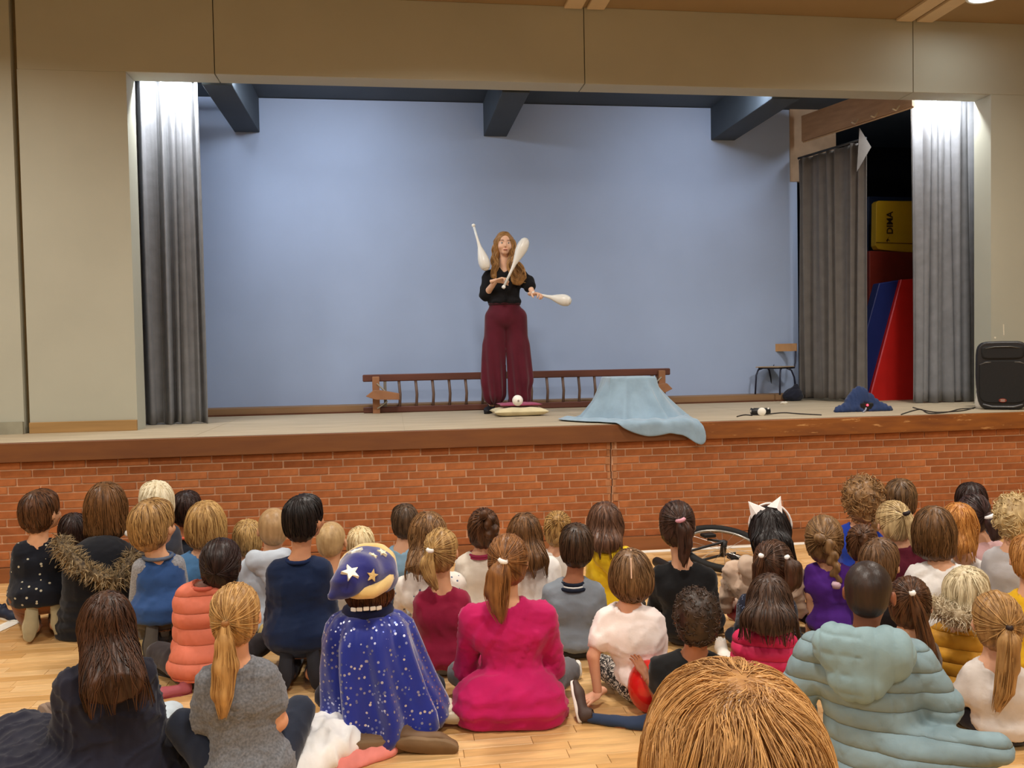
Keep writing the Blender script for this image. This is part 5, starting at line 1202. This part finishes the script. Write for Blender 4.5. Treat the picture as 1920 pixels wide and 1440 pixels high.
# centre, far
P_('boy with short dark hair and pale blue collar close to the brick stage front',5.25,758,945,50,752,1026,76,hair=H('short',('#22170f','#6b5038')),tc='#8fb3cc',hyaw=-10)
P_('girl with long wavy light brown hair in a white blouse with small dark prints',4.7,800,958,66,806,1072,132,hyaw=-18,hair=H('long',('#3c2413','#a57a4c'),to=1078,fan=(762,812),wav=2.2),tc='#efe6dc',pat='prints',c2='#5a6a8a',bc='#c8c0b8')
P_('girl with a blond side ponytail in a white scrunchie wearing a burgundy sweater',4.15,828,990,62,828,1104,104,828,hyaw=20,hair=H('tie',BLD,tails=[TL((806,1032,6),(800,1058,13),(806,1080,11),(818,1104,5),tie='#f2ede6',dy=0)]),tc='#8b1738',bc='#5d5c60',shoes=('#d9d2c4','#e9e2d2'),skinc='#d8a27c')
a=P_('girl in a bright magenta sweater with a brown ponytail held by a white band',3.65,951,1000,74,952,1128,180,956,hair=H('tie',('#4a2a12','#a87240'),tails=[TL((943,1052,8),(935,1078,22),(932,1110,22),(935,1140,15),(940,1166,5),tie='#f2ede6',flare=.35)]),tc='#b8175a',kind='sweater',bc='#6a6a6e',belly=.035,hem=-.0,extra=[((900,1318,-.08),(1010,1318,-.08),.12,.12,(1,1,1)),((905,1345,-.08),(1045,1338,-.02),.08,.05)],fold=.009)
P_('girl with a thick braid and dark pink collar in a cream quilted top',4.95,907,952,58,900,1036,92,hyaw=12,hair=H('tie',BR,tails=[TL((912,965,12),(920,985,13),(925,1005,12),(924,1022,6),braid=7,y=-.11)]),tc='#e6dccd',collar=['#9c2f4f','#9c2f4f'],bc='#c8c0b8')
P_('girl with long straight brown hair spread over a white top',4.75,983,961,60,1000,1042,96,hair=H('long',MB_,to=1072,fan=(955,1028)),tc='#f1ede8',bc='#d8d0c8')
P_('girl with golden twisted hair, nearly hidden behind the boy in the grey polo shirt',5.1,1045,957,52,1043,1030,80,hair=H('tie',('#5d3d1c','#d4a866'),tails=[TL((1046,975,9),(1047,992,8),(1046,1010,7),(1045,1025,4),braid=6,y=-.1)]),tc='#f0ebe4')
P_('boy with short dark hair in a grey polo shirt with a white striped navy collar',4.35,1080,982,62,1075,1088,116,1075,hair=H('short',('#1a0f09','#59402c')),tc='#7d858e',kind='tee',collar=['#1a2030','#e8e8e4','#1a2030'],bc='#1d1c22',shoes=('#e4e0d6','#e4e0d6'),skinc='#a0684a')
P_('girl with straight brown hair in a bright yellow rain jacket',5.0,1133,940,62,1150,1034,98,hyaw=-10,hair=H('long',('#2b1810','#7d5740'),to=1038,fan=(1104,1165)),tc='#eac221',kind='jacket',hoodc='#eac221')
P_('girl in a plain black T-shirt with a dark brown ponytail looped in a pink band',4.5,1269,938,66,1281,1058,122,1284,hair=H('tie',('#170d09','#56382a'),tails=[TL((1276,975,8),(1282,995,15),(1285,1020,13),(1282,1045,9),(1283,1062,4),tie='#d99aa8')]),tc='#101012',bc='#15151a')
a=P_('girl leaning on one straight arm in a white T-shirt and leopard print trousers',3.75,1183,1028,76,1177,1136,146,1208,hair=H('bob',('#38220f','#94704c'),to=1118,fan=(1145,1222)),tc='#f3e6e2',kind='tee',fold=.008,hem=-.05,narrow=.84,bc='#ece4d8',bpat='leopard',bc2='#2a2422',hr=-4,
   arms=[((1112,1230,-.05),(1121,1300,-.05),'flat',((-.55,-.75,-.12),(0,0,-1))),None],shoes=('#e8e4da','#e8e4da'),skinc='#dba283')
L=a['L']; MB().tube([L(1183,1030,.0),L(1183,1050,-.075),L(1184,1085,-.118)],.0026,5).obj('parting',mat('#d9b196',.6,.2),a['root'])
a=P_('boy with tight curly dark hair in a black T-shirt, one leg stretched out left',3.45,1306,1102,82,1302,1226,174,1292,hair=H('curly',('#17100b','#4d382a'),n=120,cr=.62,th=.012),tc='#141416',kind='tee',bc='#2c3a54',skinc='#a86c4b',
   arms=[((1234,1312,.02),(1208,1262,.10),'relax'),None],legs=[((1195,1362,.0),(1100,1345,.02),((-.25,.6,.75),(1,0,.3))),None],shoes=('#4a3a34','#efeae2'))
a=P_('girl with straight black hair, white cat ears on a headband and a beige jacket',4.6,1444,948,68,1428,1052,148,1428,hyaw=8,hair=H('long',BK,to=1040,fan=(1410,1485)),tc='#d6bba4',kind='jacket',hoodc='#dcc4ae',fold=.016,bc='#8c1a22',shoes=('#e8e2da','#e8e2da'))
L=a['L']
for (tx,ty),(bx1,by1),(bx2,by2) in (((1403,941),(1412,990),(1438,955)),((1464,931),(1439,950),(1468,972))):
    P=[L(tx,ty,.0),L(bx1,by1,-.02),L(bx2,by2,-.04)]; cc=(P[1]+P[2])/2; V=[Vector(p) for p in P]+[Vector(P[0])*.3+Vector(cc)*.7+Vector((0,-.018,0))]
    MB().add(V+[Vector(p)+Vector((0,.02,0)) for p in P],[(0,1,3),(0,3,2),(4,5,1,0),(4,0,2,6),(4,6,5)]).obj('cat_ear',mat('#f3ebe8',.8,.2),a['root'])
hc=a['hc']; MB().tube([Vector((hc[0]+.097*a['s']*math.cos(t),.035,hc[2]+.01+.108*a['s']*math.sin(t))) for t in np.linspace(-.1,PI+.1,17)],.006,6).obj('headband',mat('#f3ebe8',.8,.2),a['root'],smooth=True)
a=P_('girl with two bunches held by white beads, in a dark navy dotted top',4.25,1448,1012,72,1438,1112,112,1432,hyaw=-14,hair=H('tie',('#20120b','#664530'),tails=[TL((1427,1042,4),(1420,1060,9),(1418,1075,6),(1415,1090,4),tie='#ffffff'),TL((1476,1045,4),(1486,1065,16),(1488,1090,14),(1482,1108,5),tie='#ffffff')]),tc='#191c2c',pat='dots',c2='#6b7590')
P_('girl with long dark straight hair in a hot pink quilted puffer jacket',3.72,1442,1075,74,1434,1176,124,1434,hair=H('long',('#1c100c','#5e4332'),to=1192,fan=(1390,1495)),tc='#dd2f5e',kind='puffer',puff=.055,bc='#241c24')
P_('girl in a purple T-shirt with a long brown braid down her back',4.55,1545,965,68,1556,1056,98,1560,hair=H('tie',('#4a3019','#a88155'),tails=[TL((1545,1010,15),(1556,1030,12),(1563,1055,10),(1568,1082,8),(1568,1096,7),braid=9,end='#e8c4d4')]),tc='#57288c',kind='tee',bc='#2a2a3c',arms=[((1519,1115,-.03),(1520,1165,-.0),'relax'),None])
P_('child with a mass of curly light brown hair in a blue jacket with red panel',5.35,1619,895,62,1612,984,90,hair=H('curly',('#3d2614','#b78c5b'),n=130,cr=1.25,th=.02,curls=[(.02,-.08),(.05,-.11),(.03,-.14),(.06,-.15)]),tc='#1f3fae',kind='jacket',extra=None)
P_('boy with short brown hair in the front row, just right of the curly haired child',5.5,1688,898,56,1688,978,80,hair=H('short',('#2a1a0f','#8a6844')),tc='#3a2c2c')
P_('blond girl looking down with a ponytail to the right and a dark red top',4.75,1674,940,60,1690,1016,84,hyaw=-25,hp=-14,hair=H('tie',('#7a5b34','#ecd09a'),tails=[TL((1700,962,6),(1708,980,9),(1712,1005,7),(1712,1025,3),tie='#2a2024')]),tc='#5f1a2c')
P_('child with brown plaited hair between the purple T-shirt and the blond ponytail',4.5,1618,982,54,1622,1062,84,hyaw=15,hair=H('tie',('#2a180e','#7b553a'),tails=[TL((1615,1000,9),(1620,1018,9),(1626,1035,8),braid=5,end='#f4f0f0')]),tc='#4a2a6e')
P_('child with tousled brown hair behind the shaven head in the grey blue coat',4.05,1650,1010,68,1662,1098,96,hyaw=20,hair=H('messy',('#2b1a0f','#84603f')),tc='#1a1518')
a=P_('child with a shaven dark head in a long pale grey blue quilted coat',2.85,1629,1047,92,1622,1192,252,1650,yaw=-4,hyaw=10,hair=H('buzz',('#1f1612','#3d2b22')),tc='#7f959c',kind='puffer',puff=.062,hoodc='#86a0a6',bc='#3a4a66',skinc='#93593f',
   arms=[((1492,1300,.0),(1505,1365,.12),'relax'),((1765,1320,.02),(1745,1345,.22),'relax')],extra=[((1635,1330,-.0),(1655,1520,-.02),.15,.19,(1,.8,1)),((1700,1420,-.06),(1870,1405,-.08),.11,.05)],shoes=None,th=.026)
p=a['L'](1822,1424,-.34); p[2]=.06; shoe(a['root'],p,(.95,.1,.12),(-.05,.9,.4),'#4a4038','#b98a4c',1.05,'shoe with a tan sole turned to the back')
P_('girl with a high brown ponytail in a white band, behind the pale grey blue coat',3.55,1706,1080,74,1700,1190,120,1700,hyaw=5,hair=H('tie',BR,tails=[TL((1711,1112,5),(1722,1145,11),(1735,1200,14),(1748,1250,12),(1757,1292,5),tie='#f4f0ea')]),tc='#5c4a3c')
P_('girl with brown chin length hair in a white long sleeved sweater',4.4,1751,948,70,1768,1058,134,1770,hair=H('bob',('#33200f','#85603c'),to=1052,fan=(1716,1790)),tc='#f1eeea',fold=.01,bc='#cfc6ba')
P_('girl with long ginger hair leaning against the girl in the white sweater',4.65,1797,942,62,1808,1046,96,hair=H('long',('#8a4c14','#e0a055'),to=1042,fan=(1770,1826),wav=1.8),tc='#ece6e2')
P_('girl with a low dark ponytail tied by a white bead over a pale pink top',5.0,1826,925,56,1842,1008,84,hair=H('tie',('#170e0c','#4d3430'),tails=[TL((1856,968,8),(1864,982,15),(1868,1000,12),(1862,1012,5),tie='#ffffff')]),tc='#e3b9bb')
P_('child with dark brown hair in the front row, behind the low dark ponytail',5.75,1821,905,54,1821,985,76,hair=H('short',DK),tc='#2a2a32')
P_('child with curly fair hair and a light grey shirt at the right edge',4.35,1902,927,64,1898,1028,92,hyaw=-15,hair=H('curly',('#80623a','#ecd19a'),n=110,cr=1.,th=.012),tc='#b7b5b8')
P_('child cut off by the right edge with orange blond hair and a yellow top',3.95,1930,1003,66,1932,1112,100,hyaw=-20,hair=H('short',('#7a4a20','#d99f5c')),tc='#dfb021')
a=P_('light blond child in a mustard yellow puffer jacket with a cream fur edged hood',3.75,1814,1064,76,1798,1172,128,1795,hyaw=25,hair=H('messy',('#8c7550','#efe0bb')),tc='#d59a2f',kind='puffer',puff=.06,bc='#4a4030',yaw=8)
L=a['L']; fur(a['root'],'fur_trim',[L(1752,1130,-.06),L(1768,1146,-.13),L(1795,1156,-.16),L(1822,1160,-.13),L(1840,1152,-.06)],.042,('#8a7350','#f0e2c4'),900,.032,'cream fur trim')
a=P_('girl with a long fair ponytail in an off white sweatshirt at the right edge',3.3,1868,1108,84,1865,1238,132,1882,yaw=-14,hyaw=-16,hair=H('tie',('#6d4a26','#c89a5f'),tails=[TL((1893,1178,5),(1893,1205,19),(1890,1250,18),(1884,1295,15),(1868,1332,6),tie='#2a1a16',flare=.5)]),tc='#d6cdc6',bc='#26242e',
   arms=[((1800,1300,-.03),(1812,1322,.12),'relax'),None],skinc='#dba687')
# near left
a=P_('girl with very long dark brown hair in a dark navy cardigan spread on the floor',3.0,197,1108,88,194,1240,184,205,hair=H('long',('#150b07','#5c3b27'),to=1322,fan=(152,278),wav=1.3,yb=-.15),tc='#20202e',kind='coat',bc='#191922',fold=.012,
   extra=[((150,1420,.02),(30,1362,.30),.17,.10,(1,1,.35)),((150,1455,-.04),(0,1440,.02),.16,.12,(1,1,.35)),((250,1455,-.02),(308,1420,.06),.14,.10,(1,1,.4))],shoes=None,yaw=-4)
p=a['L'](100,1262,.42); p[2]=.03; shoe(a['root'],p,(-.25,.15,.9),(.6,.6,.0),'#7b675a','#8d7868',1.05,'taupe ankle boot with the sole turned out')
a=P_('girl with a long blond ponytail in a grey heathered T-shirt and navy leggings',2.98,441,1092,88,441,1240,162,452,yaw=4,hyaw=10,hair=H('tie',('#80562a','#d9ad6d'),tails=[TL((422,1170,6),(421,1205,17),(422,1250,23),(418,1300,20),(417,1343,7),flare=.15,tie='#8a5a2c')]),tc='#6f7176',pat='heather',kind='tee',bc='#232a3a',skinc='#dba07c',
   narrow=.92,legs=[((345,1362,.10),(430,1392,.34)),((560,1335,.18),(490,1392,.36))],arms=[None,((522,1352,.0),(505,1362,.20),'relax')],shoes=('#c9c2b8','#e0d9cc'))
# foreground head
a=P_('standing child seen close up, only tousled ginger blond hair visible at the bottom edge',.98,1372,1262,352,1372,1700,520,1372,pose='stand',hyaw=-8,hp=-6,hr=3,hscale=1.2,hair=H('messy',('#6f3f17','#dda968'),n_s=7000,sr=.6,wav=.9,rough=.38),tc='#4b5a70',bc='#2c3346',skinc='#dba07c')
# ------------------------------------------------------------------ things on the hall floor
def heap(name,label,cat_,px,py,prims,col,h=.011,amp=.010,pat=None,seed=1,part='cloth',rough=.85,extra=None):
    A=AtZ(px,py,0.); v=np.array([A[0]-CAM[0],A[1]-CAM[1],0]); v/=np.linalg.norm(v); rz=math.atan2(-v[0],v[1]); t=empty(name,tuple(A),rz,label,cat_)
    a=[np.array(p[0],float) for p in prims]+[np.array(p[1],float) for p in prims]; r=max(max(p[2],p[3]) for p in prims)+.03
    f=Fld(np.min(a,0)-r,np.max(a,0)+r,h)
    for p in prims: f.cap(p[0],p[1],p[2],p[3],.04,S=(1,1,p[4] if len(p)>4 else .5))
    f.floor(.002); P,Q=f.nets(); P=smooth(P,Q); P=P+normals(P,Q)*(amp*np.clip(folds(P,22.,seed,(1.2,.8,.6)),-.4,1)*np.clip(P[:,2]/.03,0,1))[:,None]
    mobj(part,mesh_from(P,Q),cloth(col,pat,None,rough=rough) if not isinstance(col,tuple) else hairmat(*col),t); return t
heap('white_jacket','white quilted jacket lying on the floor behind the grey T-shirt girl','jacket',585,1430,[((-.22,-.08,.03),(.10,.12,.06),.12,.11,.7),((-.1,-.14,.03),(.08,0,.07),.10,.10,.7)],'#f4f3f2',amp=.014,seed=4)
heap('pink_cloth','salmon pink garment lying on the floor beside the white jacket','cloth',670,1420,[((-.05,-.06,.01),(.10,.0,.02),.07,.06,.5),((-.02,.06,.01),(.12,.10,.02),.045,.04,.5)],'#e88a80',seed=6)
heap('white_cloth','folded white cloth strip lying on the salmon pink garment','cloth',688,1409,[((-.06,0,.025),(.09,.03,.02),.03,.025,.5)],'#f0ece4',seed=7)
heap('pale_cloth','pale blue and white garment between the long haired girl and the grey T-shirt girl','cloth',292,1372,[((-.03,-.06,.02),(.05,.12,.03),.07,.06,.6)],'#b9c6cf',seed=8)
tf=empty('fur_collar',tuple(AtZ(325,1425,0)),0,'tan fur collar lying on the floor beside the grey T-shirt girl','collar'); fur(tf,'fur',[np.array((-.03,.12,.05)),np.array((.0,.02,.06)),np.array((.05,-.07,.05))],.05,('#4d3a20','#cdb384'),1100,.035)
bo=AtZ(1219,1336,0.); bl=empty('balloon',tuple(bo),0,'shiny red balloon on the floor beside the curly haired boy','balloon')
f=Fld((-.15,-.15,-.02),(.15,.15,.3),.008); f.ell((0,0,.115),(.095,.095,.113),.01); P,Q=f.nets(); mobj('skin',mesh_from(P,Q),mat('#d8231c',.18,.6,.02),bl)
MB().lathe([(.004,-.0),(.012,-.012),(.0,-.010)],10,Matrix.Translation((.06,-.06,.02))@Matrix.Rotation(2.3,4,(1,1,0))).obj('knot',mat('#b01a15',.3,.5),bl)
def loose_shoe(px,py,td,up,c,s_,label,z=.0,size=.95):
    A=AtZ(px,py,0); t=empty('loose_shoe',tuple(A),0,label,'shoe'); shoe(t,(0,0,z),td,up,c,s_,size)
loose_shoe(290,1262,(.6,-.4,0),(0,0,1),'#1d1c1f','#3a3838','black shiny shoe beside the hem of the coral jacket')
loose_shoe(275,1225,(.3,-1,.1),(-.2,.2,1),'#b8a172','#cdb57f','tan shoe poking out under the blue vest boy',.0,.85)
loose_shoe(348,1303,(-.8,-.2,0),(0,0,1),'#a5545c','#8a3a44','pink flat shoe on the floor in front of the coral jacket',.0,.8)
loose_shoe(842,1372,(.95,-.1,.05),(-.05,.9,.35),'#dccfb8','#e3d8c0','white shoe lying on its side with the cream sole turned back',.05,1.05)
loose_shoe(490,1228,(.05,.25,.9),(0,.9,-.1),'#c9b377','#cdb878','shoe with a round yellowish sole beside the blond ponytail',.02,.7)
loose_shoe(1078,1275,(-.6,-.5,0),(0,0,1),'#f0eee8','#f0eee8','white trainer on the floor between the magenta sweater and the leopard trousers')
loose_shoe(4,1160,(.7,-.5,0),(0,0,1),'#1d2436','#e8e6e0','dark trainer with a white sole at the left edge')
loose_shoe(1352,1235,(-.2,-1,0),(0,0,1),'#ece6dc','#efe8dc','white shoe between the curly haired boy and the pink puffer jacket',.02,.9)
# unicycle lying on the floor close to the brick front
ub=AtZ(1352,1062,0.); un=empty('unicycle',tuple(ub),.1,'black unicycle lying on the floor between the black T-shirt girl and the cat ears','unicycle')
Tq=Matrix.Translation((.02,.0,.13))@Matrix.Rotation(.30,4,'X')
ring=[Tq@Vector((.30*math.cos(a),.30*math.sin(a),0)) for a in np.linspace(0,2*PI,49)]; MB().tube(ring,.028,10,False).obj('tyre',mat('#1a1918',.7,.3,.1,40.,.5,.002,200.),un,smooth=True)
ring=[Tq@Vector((.265*math.cos(a),.265*math.sin(a),0)) for a in np.linspace(0,2*PI,49)]; MB().tube(ring,.010,8,False).obj('rim',mat('#a9a49c',.3,.5,metal=.8),un,smooth=True)
for k in range(18): a=2*PI*k/18; MB().tube([Tq@Vector((.02*math.cos(a),.02*math.sin(a),.02*(1-2*(k%2)))),Tq@Vector((.262*math.cos(a+.1),.262*math.sin(a+.1),0))],.0015,4).obj('spoke',mat('#b5b0a8',.3,.5,metal=.8),un)
MB().tube([Tq@Vector((0,0,-.06)),Tq@Vector((0,0,.06))],.022,10).obj('hub',mat('#222222',.4,.5),un,smooth=True)
for sg in(-1,1):
    MB().tube([Tq@Vector((0,0,sg*.055)),Tq@Vector((-.12*sg,.03,sg*.065))],.009,6).obj('crank',mat('#2a2a2a',.4,.5),un)
    MB().box(Tq@Vector((-.12*sg,.03,sg*.10)),(.09,.07,.025),bev=.004).obj('pedal',mat('#1a1a1a',.6,.3),un)
    MB().tube([Tq@Vector((0,0,sg*.055)),Tq@Vector((-.30,-.08,sg*.05)),Tq@Vector((-.36,-.10,0))],.010,6).obj('fork',mat('#1f1f22',.4,.5),un)
MB().tube([Tq@Vector((-.36,-.10,0)),Tq@Vector((-.50,-.14,.0))],.014,8).obj('seat_post',mat('#8a8a8a',.3,.5,metal=.7),un)
f=Fld((-.8,-.35,-.12),(-.3,.15,.4),.012); c=Tq@Vector((-.54,-.15,0)); f.cap(c+Vector((0,-.09,0)),c+Vector((0,.09,0)),.04,.035,.02); P,Q=f.nets(); mobj('saddle',mesh_from(P,Q),mat('#191919',.6,.3),un)
